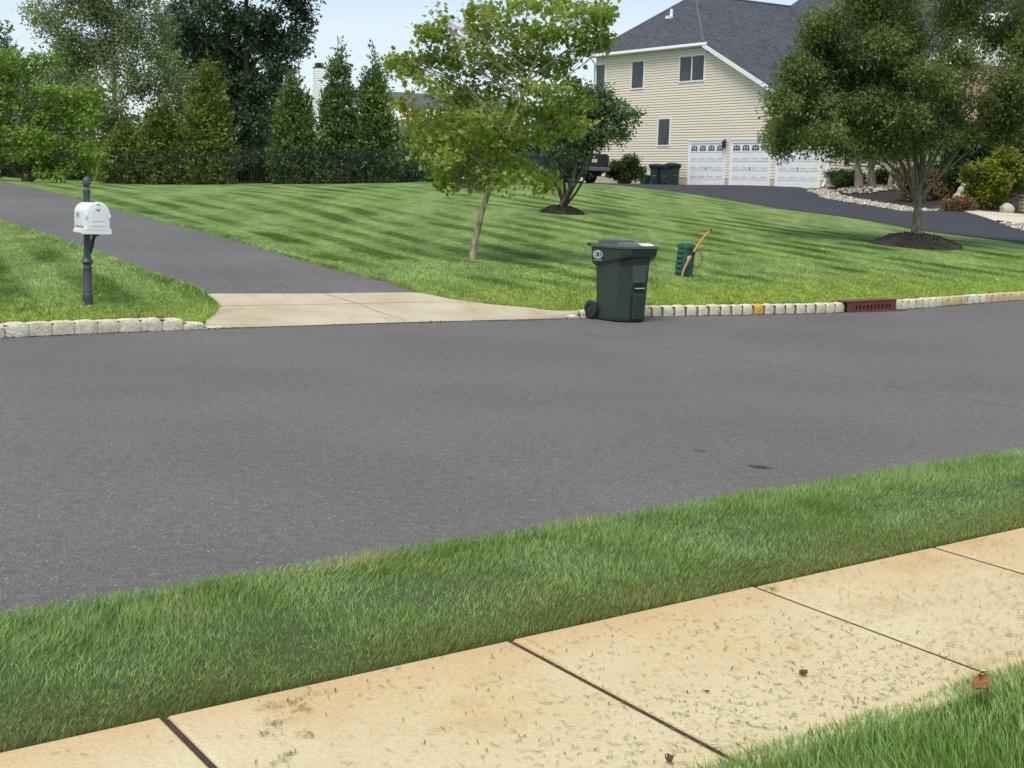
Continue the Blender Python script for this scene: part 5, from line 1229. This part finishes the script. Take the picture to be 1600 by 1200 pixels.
for (px, py, r_) in ((862, 262, .05), (868, 240, .06), (893, 262, .075), (905, 225, .07), (884, 255, .05), (930, 200, .05), (850, 225, .045), (948, 190, .04)):
    e = at(px, py, 42.2 + random.uniform(-.4, .4)); pp = branch_pts(tb + [random.uniform(-.08, .08), random.uniform(-.08, .08), -.05], e, 6, sag=-.04, wob=.05); mb.tube([tuple(np.array(p) - tb) for p in pp], [r_ * (1 - .65 * i / 6) for i in range(7)], 8)
    for bb in RNG.permutation(len(bl))[:2]:
        pp2 = branch_pts(pp[4], bl[bb][0], 4); mb.tube([tuple(np.array(p) - tb) for p in pp2], [r_ * .35 * (1 - .8 * i / 4) for i in range(5)], 5)
mb.build('stem', 'bark_dark', rt, smooth=True)
# right tree
b = gp(1432, 37.0); mound('mulch_mound', 'wide dark mulch mound around the trunk of the big right hand tree', b, 1.18, .32)
tb = b + np.array([0, 0, .18]); kR = 37 / FPX
tpr = [tuple(tb - [0, 0, .1]), tuple(at(1432, 350, 37)), tuple(at(1434, 325, 37)), tuple(at(1437, 302, 37)), tuple(at(1438, 290, 37))]
BR = [(1215, 205, 26, 16), (1245, 215, 26, 12), (1240, 180, 40, 24), (1222, 150, 24, 26), (1258, 130, 36, 30), (1250, 95, 24, 22), (1290, 90, 40, 36), (1285, 48, 28, 24), (1320, 30, 40, 34), (1345, -10, 40, 34), (1400, -15, 60, 40), (1470, -25, 60, 40), (1540, -20, 60, 36), (1600, 10, 46, 30), (1365, 60, 52, 44), (1430, 45, 52, 40), (1500, 35, 50, 34), (1330, 120, 48, 40), (1395, 120, 48, 40), (1455, 110, 46, 34), (1520, 95, 36, 24), (1560, 60, 46, 26), (1610, 75, 40, 34), (1585, 120, 34, 20), (1600, 160, 40, 26), (1300, 165, 46, 30), (1350, 180, 46, 34), (1410, 180, 50, 30), (1470, 165, 46, 26), (1530, 165, 44, 20), (1560, 190, 44, 18), (1600, 200, 40, 18), (1275, 205, 34, 14), (1315, 222, 36, 16), (1370, 225, 36, 14), (1460, 212, 40, 16), (1210, 222, 14, 8), (1400, 222, 40, 14), (1520, 205, 40, 12), (1650, 120, 40, 50), (1660, 40, 40, 50)]
main = pxblobs(37.0, [(x, y, rx, ry, random.uniform(-1.3, 1.3)) for x, y, rx, ry in BR])
sub_ = [(np.array(c_) + RNG.normal(size=3) * np.array(r_) * .46, (r_[0] * .5, .55, r_[2] * .44)) for c_, r_ in main for _ in range(6)]
RNG = np.random.default_rng(5); random.seed(5)
rt = tree('shade_tree', 'large dense spreading tree with many upright limbs in front of the house at right', 'tree', tb, tpr, sub_, 175000, .076, 'lf_zelk', 'bark', tr=.15, nb=0, twig=12, tl=.36, droop=.5, up=.85, spread=.05, shell=.45)
mb = MB(); o0 = np.array(tpr[3])
for gx_, gy_, r_, dy_ in ((1235, 190, .05, -.9), (1262, 120, .065, .3), (1300, 60, .07, -.6), (1335, 150, .055, 1.0), (1352, 10, .08, .5), (1385, 110, .06, -1.0), (1420, 10, .085, -.3), (1430, 120, .05, .9), (1480, 0, .075, .8), (1500, 70, .065, -.8), (1545, 30, .07, .2), (1590, 90, .07, -.5), (1600, 150, .065, .7), (1540, 175, .045, -.9), (1310, 215, .04, -.7), (1640, 60, .06, .3)):
    e = at(gx_, gy_, 37.4 + abs(dy_)); r_ *= .72; st = o0 + np.array([random.uniform(-.07, .07), random.uniform(-.07, .07), random.uniform(-.35, .12)]); hz = abs(e[0] - st[0])
    pp = branch_pts(st, e, 10, sag=.05 + .01 * hz, wob=.035); mb.tube([tuple(np.array(p) - tb) for p in pp], [r_ * (1 - .8 * i / 10) for i in range(11)], 7)
    near = sorted(sub_, key=lambda q_: np.linalg.norm(q_[0] - e))[:14]
    for c_, _r in near[::2]:
        k_ = random.randint(4, 8); p2 = branch_pts(pp[k_], c_, 5, sag=.03, wob=.06); mb.tube([tuple(np.array(p) - tb) for p in p2], [r_ * .38 * (1 - .8 * i / 5) for i in range(6)], 5)
mb.build('limb', 'bark', rt, smooth=True)
# twin stem tree near the house
b = gp(1352, 62); 
bl = pxblobs(61.0, [(1330, 200, 40, 26), (1370, 190, 40, 26), (1420, 195, 40, 26), (1350, 160, 40, 26), (1400, 150, 40, 26), (1390, 225, 40, 14)])
rt = tree('twin_trunk_tree', 'pale barked twin trunk tree ringed with stones beside the house front window', 'tree', b, [tuple(b - [.25, 0, 0]), tuple(at(1341, 265, 62)), tuple(at(1334, 235, 62)), tuple(at(1338, 190, 62))], bl, 7000, .12, 'lf_zelk', 'bark_pale', tr=.19, nb=5, droop=.3)
mb = MB(); mb.tube([tuple(np.array(p) - b) for p in (b + [.3, 0, 0], at(1361, 262, 62), at(1372, 235, 62), at(1400, 200, 62))], [.2, .15, .13, .06], 10); mb.build('second_trunk', 'bark_pale', rt, smooth=True)
b = gp(1390, 61)
tree('small_ornamental_tree', 'small forked ornamental tree behind the brown weeping maple', 'tree', b, [tuple(b), tuple(at(1392, 270, 61)), tuple(at(1398, 250, 61))], pxblobs(61, [(1380, 238, 22, 9), (1412, 240, 22, 10), (1400, 225, 26, 9)]), 1800, .1, 'lf_zelk', 'bark_pale', tr=.1, nb=3)
# left group
b = gp(42, 50.5)
bl = pxblobs(50.5, [(-30, 120, 50, 30), (10, 115, 40, 20), (55, 112, 30, 22), (72, 100, 14, 12), (100, 140, 36, 14), (136, 140, 16, 10), (-20, 160, 60, 26), (45, 150, 50, 20), (110, 165, 40, 18), (20, 190, 56, 20), (90, 195, 46, 18), (140, 195, 20, 14), (-30, 210, 50, 26), (60, 222, 46, 16), (115, 225, 36, 14), (20, 235, 46, 14), (75, 248, 36, 12), (125, 252, 28, 12), (105, 268, 36, 10), (145, 265, 14, 8), (-40, 250, 40, 20)])
tree('bright_green_tree', 'low spreading bright green tree at the left end of the fence', 'tree', b, [tuple(b), tuple(b + [0, 0, .5]), tuple(b + [.1, 0, 1.4]), tuple(b + [0, 0, 2.6])], [(np.array(c_) + RNG.normal(size=3) * np.array(r_) * .5, tuple(np.array(r_) * [.6, .6, .4])) for c_, r_ in bl for _ in range(3)], 24000, .12, 'lf_bright', 'bark_dark', tr=.16, nb=18, twig=11, tl=.42, droop=.4, up=1.3, spread=.06, flat=.35)
b = gp(182, 64)
bl = pxblobs(64, [(60, 20, 30, 26), (100, 10, 40, 30), (115, -40, 50, 40), (180, -50, 60, 40), (160, 20, 44, 34), (215, 10, 44, 38), (255, 35, 30, 36), (85, 60, 34, 22), (140, 75, 44, 28), (200, 75, 46, 34), (255, 95, 36, 30), (110, 110, 40, 26), (170, 130, 50, 32), (235, 140, 44, 30), (290, 135, 20, 26), (190, 175, 52, 28), (260, 180, 40, 26), (300, 180, 18, 18), (140, 160, 30, 24), (200, 215, 50, 20), (265, 220, 40, 16), (160, 215, 30, 20), (240, 240, 30, 9), (170, 250, 30, 16), (150, 40, 90, 60, 1, 1.2)])
tree('birch_tree', 'tall airy grey green birch like tree behind the fence left of centre', 'tree', b, [tuple(b)] + [tuple(at(px, py, 64)) for px, py in ((183, 240), (180, 180), (178, 110), (176, 40), (172, -30))], [(np.array(c_) + RNG.normal(size=3) * np.array(r_) * .5, tuple(np.array(r_) * .42)) for c_, r_ in bl for _ in range(5)], 56000, .12, 'lf_birch', 'bark', tr=.17, nb=20, twig=10, tl=.55, droop=.5, up=.5, spread=.09, shell=.4)
b = gp(385, 80)
bl = pxblobs(80, [(300, 10, 44, 36), (350, -20, 60, 40), (420, -30, 50, 40), (455, 0, 34, 24), (440, 35, 36, 24), (478, 20, 14, 8), (470, 45, 16, 8), (330, 50, 50, 40), (390, 40, 50, 40), (430, 75, 40, 26), (465, 72, 18, 10), (300, 90, 40, 40), (350, 100, 50, 40), (400, 105, 46, 34), (440, 110, 30, 20), (340, 150, 46, 34), (390, 155, 44, 34), (425, 150, 26, 24), (360, 195, 40, 24), (400, 200, 40, 22), (380, 225, 40, 14), (370, 130, 70, 80, 1, 1.5)])
tree('dark_tree', 'tall dark blue green tree rising out of the picture behind the fence', 'tree', b, [tuple(b)] + [tuple(at(px, py, 80)) for px, py in ((385, 220), (385, 120), (385, 20), (385, -60))], [(np.array(c_) + RNG.normal(size=3) * np.array(r_) * .5, tuple(np.array(r_) * .42)) for c_, r_ in bl for _ in range(5)], 60000, .19, 'lf_dark', 'bark_dark', tr=.28, nb=20, twig=12, tl=.6, droop=.25, up=.6, spread=.12, shell=.35)
def arb(label, px, ptop, hw, Yd, n_, mat, bot=291, name='arborvitae', lean=0):
    b = gp(px, Yd); bl_ = []; k_ = 9
    for i in range(k_):
        f = i / (k_ - 1); py = bot - 8 + (ptop + 8 - bot + 8) * f; w_ = hw * (1 - f) ** .72 * (1 - .25 * max(0, .12 - f) / .12) + 2.5; hh_ = abs(bot - ptop) / k_ * .8
        bl_ += pxblobs(Yd, [(px + lean * f + random.uniform(-.08, .08) * w_, py, w_ * .9, hh_, 0, w_ * Yd / FPX * .8)])
        if f < .85:
            for s_ in (-1, 1): bl_ += pxblobs(Yd, [(px + lean * f + s_ * w_ * .62, py + random.uniform(-8, 8), w_ * .38, hh_ * .8, random.uniform(-.4, .2))])
    root = thing(name, label, 'tree', b, group='arborvitae behind the fence'); b0 = b
    P, D, N, S, O, td = crown(bl_, int(n_ * 1.5), .155, droop=-.45, twig=10, tl=.32, up=.2, shell=.45, spread=.05)
    top = at(px + lean, ptop - 3, Yd); mb = MB(); mb.tube([(0, 0, -.05), tuple((top - b0) * .5), tuple(top - b0)], [.09, .05, .012], 7); mb.build('trunk', 'bark_brown', root)
    leaves('crown', P, D, N, S, mat, root, aspect=.8, origin=b0); return root
arb('wide olive green arborvitae right of the birch at a fence post', 325, 84, 50, 61.6, 13000, 'lf_arb1')
arb('olive arborvitae half hidden under the birch left of the widest one', 252, 150, 48, 61.8, 8000, 'lf_arb1')
arb('low arborvitae at the shaded left end of the row', 192, 185, 42, 61.8, 6500, 'lf_arb1')
arb('arborvitae beside the dark tree left of the chimney', 462, 108, 44, 61.6, 10000, 'lf_arb2', lean=-2)
arb('slender arborvitae with a thin tip just right of the chimney', 528, 64, 42, 61.4, 10000, 'lf_arb2')
arb('dense pointed arborvitae nearest the leaning sapling', 586, 76, 42, 61.4, 11000, 'lf_arb2')
# distant trees
def fartree(label, px, ptop, hw, Yd, n_, mat='lf_far', bot=285, sz=.26):
    b = gp(px, Yd); bl_ = []
    for _ in range(12):
        a, f = random.uniform(0, 6.28), random.random(); py = bot + (ptop - bot) * (.2 + .75 * f); w_ = hw * (1 - .6 * abs(f - .4)); bl_ += pxblobs(Yd, [(px + math.cos(a) * w_ * .55, py, w_ * .55, (bot - ptop) * .17, math.sin(a) * 1.5)])
    tree('background_tree', label, 'tree', b, [tuple(b), tuple(b + [0, 0, 3]), tuple(at(px, ptop + 20, Yd))], bl_, int(n_ * 1.4), sz * 1.2, mat, 'bark_dark', tr=.22, nb=6, tl=.9, spread=.2, up=.5, group='trees in the distance')
fartree('distant grey green tree at the far left edge', 10, 45, 60, 118, 9000, 'lf_far')
fartree('distant tree behind the bright green tree', 90, 70, 60, 112, 9000, 'lf_far')
fartree('distant low tree between birch and dark tree', 290, 60, 60, 116, 9000, 'lf_far')
fartree('background tree left of the white house', 430, 165, 44, 98, 6000, 'lf_far', sz=.2)
fartree('low background tree in front of the white house wall', 640, 205, 34, 80, 4200, 'lf_arb2', sz=.14)
fartree('background tree behind the leaning sapling', 715, 150, 60, 92, 8000, 'lf_far', sz=.2)
fartree('background tree right of the leaning sapling', 800, 165, 60, 95, 8000, 'lf_far', sz=.2)
fartree('background tree between truck and house', 875, 170, 44, 104, 5000, 'lf_far', sz=.2)

fw = []
for k_ in range(150):
    a = -1.0 + 2.2 * k_ / 149 + random.uniform(-.01, .01); d_ = random.uniform(150, 175); x, y = d_ * math.sin(a), d_ * math.cos(a); fw.append((np.array([x, y, random.uniform(2.0, 6.5)]), (4.5, 3, random.uniform(1.8, 3.2))))
P, D, N, S, O, td = crown(fw, 30000, .75, droop=.2, twig=8, tl=1.2, up=.5, spread=.3)
tag(leaves('far_woods', P, D, N, S, 'lf_far', None), 'far off line of woods closing the horizon', 'woods', kind='stuff')

# ------------------------------------------------------------------ shrubs
def shrub(name, label, px, pt, pb, hw, Yd, n_, sz, mat, cat='shrub', boxy=False, tl=.18, droop=.2, up=.6, group=None, flowers=0, dep=None):
    b = gp(px, Yd); bl_ = []; H_ = (pb - pt) / 2; m_ = 16
    for _ in range(m_):
        fx = random.uniform(-1, 1); fy = random.uniform(-.9, .9); 
        if not boxy: fx *= math.sqrt(max(0.05, 1 - max(0, fy) ** 2))
        bl_ += pxblobs(Yd, [(px + fx * hw * .72, (pt + pb) / 2 - fy * H_ * .72, hw * .34, H_ * .36, random.uniform(-.5, .5) * (dep or hw * 2 * Yd / FPX * .5))])
    root = thing(name, label, cat, b, group=group); P, D, N, S, O, td = crown(bl_, int(n_ * 1.6), sz, droop=droop, twig=8, tl=tl, up=up, shell=.4, spread=.04)
    k_ = P[:, 2] > b[2] - .3; leaves('foliage', P[k_], D[k_], N[k_], S[k_] * 1.25, mat, root, origin=b)
    mb = MB()
    for _ in range(7):
        c_ = bl_[random.randrange(m_)][0]; pp = branch_pts(b, c_, 4); mb.tube([tuple(np.array(p) - b) for p in pp], [.03, .025, .02, .014, .008], 5)
    mb.build('stem', 'bark_dark', root)
    if flowers:
        i = RNG.permutation(len(P))[:flowers]; c_ = np.median(P, 0); i = [j for j in i if P[j, 2] > c_[2] - .05]; mb = MB()
        for j in i:
            p = P[j] - b
            for _ in range(5): mb.lathe([(.01, -.02), (.045, 0), (.03, .03), (.005, .035)], tuple(p + RNG.normal(size=3) * .03), 6)
        mb.build('flower', 'petal', root)
    return root
M['core'] = simple('shrub_inside', s2l(30, 38, 20), .95, .3, 8)
shrub('hedge', 'clipped green hedge between the pickup truck and the small bins', 976, 244, 288, 32, 73.5, 13000, .075, 'lf_hedge', 'hedge', True)
shrub('hedge', 'dark clipped hedge under the shuttered front window', 1322, 267, 293, 32, 64.8, 9000, .06, 'lf_hedge', 'hedge', True)
shrub('shrub', 'dark low shrub right of the twin trunks', 1375, 266, 294, 22, 64, 4500, .07, 'lf_hedge', flowers=7)
shrub('shrub', 'light green shrub by the house behind the weeping maple', 1412, 262, 290, 16, 62.5, 3000, .07, 'lf_bright')
shrub('weeping_maple', 'bronze brown weeping mound shrub behind the tree trunk', 1440, 258, 312, 46, 56.5, 13000, .075, 'lf_brown', droop=1.2, tl=.3)
shrub('rose_bush', 'straggly rose bush with red blooms on its top left', 1497, 306, 336, 25, 49.5, 3600, .055, 'lf_rose', flowers=16)
shrub('golden_cypress', 'bright golden yellow conifer shrub beside the stone steps', 1550, 222, 330, 48, 51, 15000, .085, 'lf_gold', droop=-.2, tl=.24)
shrub('shrub', 'very dark evergreen shrub left of the golden one', 1490, 215, 305, 44, 57, 10000, .09, 'lf_deep')
shrub('shrub', 'tall dark shrub above and behind the golden one', 1555, 185, 260, 50, 57, 9000, .1, 'lf_deep')
shrub('red_maple', 'dark red maple foliage at the right edge of the picture', 1598, 185, 245, 24, 54, 4500, .09, 'lf_red')
shrub('shrub', 'small grassy green plant above the stone wall', 1602, 262, 302, 12, 51, 1500, .08, 'lf_bright', droop=-.4)

for lab, px, pt, hw, Yd in (('dark shrub behind the fence under the tall dark tree', 395, 246, 34, 66), ('shrub behind the fence between the dark tree and the left arborvitae', 425, 238, 28, 65), ('shrub behind the fence at the foot of the pointed arborvitae', 632, 236, 30, 64), ('shrub behind the fence hidden under the leaning sapling', 690, 240, 36, 65), ('shrub behind the fence between sapling and truck', 765, 244, 40, 66), ('shaded shrub behind the fence at the far left', 10, 236, 50, 66), ('shaded shrub behind the bright green tree', 105, 240, 46, 65)):
    shrub('shrub', lab, px, pt, 292, hw, Yd, 5000, .12, 'lf_deep' if px < 450 else 'lf_arb2', tl=.3)
# ------------------------------------------------------------------ planting bed, stones, path, wall
bf = [gp(1262, 65.6), gp(1284, 61), gp(1335, 57.6), gp(1424, 53.2), gp(1480, 50.6), gp(1560, 48.8), gp(1640, 48.5), gp(1720, 48)]
bb_ = [tuple(HB[:2] - es * .2 - ef_ * .2), tuple(HB[:2] + ef_ * 1.5 - es * .3), tuple(HB[:2] + ef_ * 3.5 + es * .3), tuple(HB[:2] + ef_ * 7 + es * .5), gp(1500, 64), gp(1580, 60), gp(1660, 57), gp(1740, 54)]
drape('mulch_bed', bf, bb_, 'mulch2', .045, n=90, m=24, sm=1)
pf = [gp(1476, 50.2), gp(1548, 47.7), gp(1640, 46.8), gp(1760, 45)]; pbk = [gp(1474, 50.7), gp(1540, 49.4), gp(1600, 49.6), gp(1760, 49)]
drape('front_walk', pf, pbk, 'path', .075, n=60, m=8, sm=1)
bf2 = [gp(1556, 47.3), gp(1600, 45.9), gp(1750, 42), gp(1950, 39)]; bk2 = [gp(1558, 47.5), gp(1610, 47.2), gp(1760, 44.6), gp(1960, 41)]
drape('mulch_bed', bf2, bk2, 'mulch2', .055, n=60, m=8, sm=1)
def rockmat(name, a, b_):
    t = NT(name); at_ = t.new('ShaderNodeAttribute', attribute_name='rnd'); c = t.ramp(at_.outputs['Fac'], [(0, a), (.5, b_), (1, s2l(212, 206, 194))]); t.col(t.mix(1.0, c, t.ramp(t.noise(t.pos(), 14, 3), [(.3, g1(.75)), (.7, g1(1.2))]), 'MULTIPLY')); t.rough(.8); return t.m
M['rock'] = rockmat('river_stone', s2l(104, 96, 84), s2l(166, 158, 142))
_ico = None
def stones(name, label, X, Y, lo, hi, lift=.04, parent=None):
    global _ico
    if _ico is None:
        import bmesh; bm = bmesh.new(); bmesh.ops.create_icosphere(bm, subdivisions=1, radius=1); _ico = (np.array([v.co[:] for v in bm.verts]), np.array([[v.index for v in f.verts] for f in bm.faces])); bm.free()
    T, F = _ico; n_ = len(X); S = (lo + (hi - lo) * RNG.random(n_) ** 1.6); Z = G(X, Y) + lift; A = S[:, None] * (.7 + .6 * RNG.random((n_, 3))) * np.array([1, 1, .65]); an = RNG.random(n_) * 6.28
    V = T[None] * A[:, None] * (1 + .18 * RNG.normal(size=(n_, len(T), 1))); c_, s_ = np.cos(an)[:, None], np.sin(an)[:, None]
    V = np.stack([V[..., 0] * c_ - V[..., 1] * s_ + X[:, None], V[..., 0] * s_ + V[..., 1] * c_ + Y[:, None], V[..., 2] + Z[:, None]], 2)
    idx = (np.arange(n_) * len(T))[:, None, None] + F[None]; o = np_mesh(name, V.reshape(-1, 3), idx.reshape(-1, 3), 'rock', parent, np.repeat(RNG.random(n_), len(T)), smooth=True)
    return tag(o, label, 'stones', kind='stuff')
def along(line, n_, w0, w1):
    P = resample([p[:2] for p in line], 100); d = norm(np.gradient(P, axis=0)); nr = np.stack([-d[:, 1], d[:, 0]], 1); i = RNG.random(n_) * 98.9; a = i.astype(int); f = (i - a)[:, None]; w_ = (w0 + (w1 - w0) * RNG.random(n_))[:, None]
    Q = P[a] * (1 - f) + P[a + 1] * f + nr[a] * w_; return Q[:, 0], Q[:, 1]
ln_ = [gp(1263, 65.2), gp(1284, 60.4), gp(1332, 56.9), gp(1424, 52.3), gp(1474, 50.2)]
X, Y_ = along(ln_, 2100, -.05, .8); stones('river_stones', 'pale river stones edging the mulch bed along the black driveway', X, Y_, .035, .10)
a = RNG.random(260) * 6.28; r_ = RNG.random(260) ** .5; b = gp(1352, 61.5); stones('river_stones', 'ring of river stones around the twin trunks', b[0] + 1.25 * r_ * np.cos(a), b[1] + 1.6 * r_ * np.sin(a), .04, .1, .09)
X, Y_ = along([gp(1560, 47.0), gp(1600, 45.9), gp(1750, 42)], 420, 0, .8); stones('river_stones', 'pale river stones in the lower bed at the right edge', X, Y_, .05, .12)
M['boulder'] = simple('pale_boulder', s2l(186, 180, 164), .85, .14, 4, bump=.6)
def boulder(label, px, py, Yd, rx, rz_, dz=0):
    c_ = gp(px, Yd) + np.array([0, 0, dz]); t_ = None; T, F = _ico; import bmesh; bm = bmesh.new(); bmesh.ops.create_icosphere(bm, subdivisions=3, radius=1)
    sd_ = random.random() * 9
    for v in bm.verts:
        p = v.co.copy(); k_ = 1 + .16 * math.sin(3 * p.x + sd_) + .12 * math.sin(4 * p.y + 2 * sd_) + .08 * math.sin(7 * p.z + sd_ + 5 * p.x); v.co = Vector((p.x * rx * k_, p.y * rx * .8 * k_, p.z * rz_ * k_))
    me = bpy.data.meshes.new('boulder'); bm.to_mesh(me); bm.free(); me.materials.append(M['boulder']); [setattr(p, 'use_smooth', True) for p in me.polygons]
    o = bpy.data.objects.new('boulder', me); COL.objects.link(o); o.location = tuple(c_ + [0, 0, rz_ * .6]); return tag(o, label, 'boulder')
boulder('rounded pale boulder at the foot of the stone steps', 1574, 328, 49.6, .28, .22)
boulder('white rounded stone beside the weeping maple', 1404, 285, 60, .26, .26, .15)
for k_, (px, dz, rx, rz_, lab) in enumerate(((1488, .05, .2, .15, 'pale rock at the left foot of the little rock pile'), (1501, .05, .24, .16, 'widest pale rock at the base of the rock pile'), (1510, .04, .17, .13, 'pale rock at the right foot of the rock pile'), (1494, .30, .18, .13, 'middle left rock of the pile'), (1504, .30, .15, .12, 'middle right rock of the pile'), (1499, .50, .15, .15, 'upright white rock near the top of the pile'), (1503, .72, .09, .12, 'small white rock on the very top of the pile'))):
    boulder(lab, px, 290, 53.5, rx, rz_, dz)
# stone steps / wall
M['drystone'] = simple('dry_stone', s2l(176, 160, 132), .85, .25, 5, bump=.6); M['capstone'] = simple('cap_stone', s2l(120, 124, 128), .8, .1, 6)
b = gp(1598, 50.5); t_ = thing('stone_wall', 'low layered tan stone wall beside the golden conifer', 'wall', b, R(10)); mb = MB()
for r_ in range(5):
    x = -.1
    while x < 3.4: l_ = random.uniform(.25, .6); mb.box2((x + .008, -.15 + random.uniform(-.02, .02), -.15 + r_ * .14 + .006), (x + l_ - .008, .2, -.15 + (r_ + 1) * .14 - .006), bev=.012); x += l_
mb.build('masonry', 'drystone', t_); mb = MB(); mb.box2((-.14, -.2, .55), (3.45, .25, .62), bev=.012); mb.build('coping', 'capstone', t_)
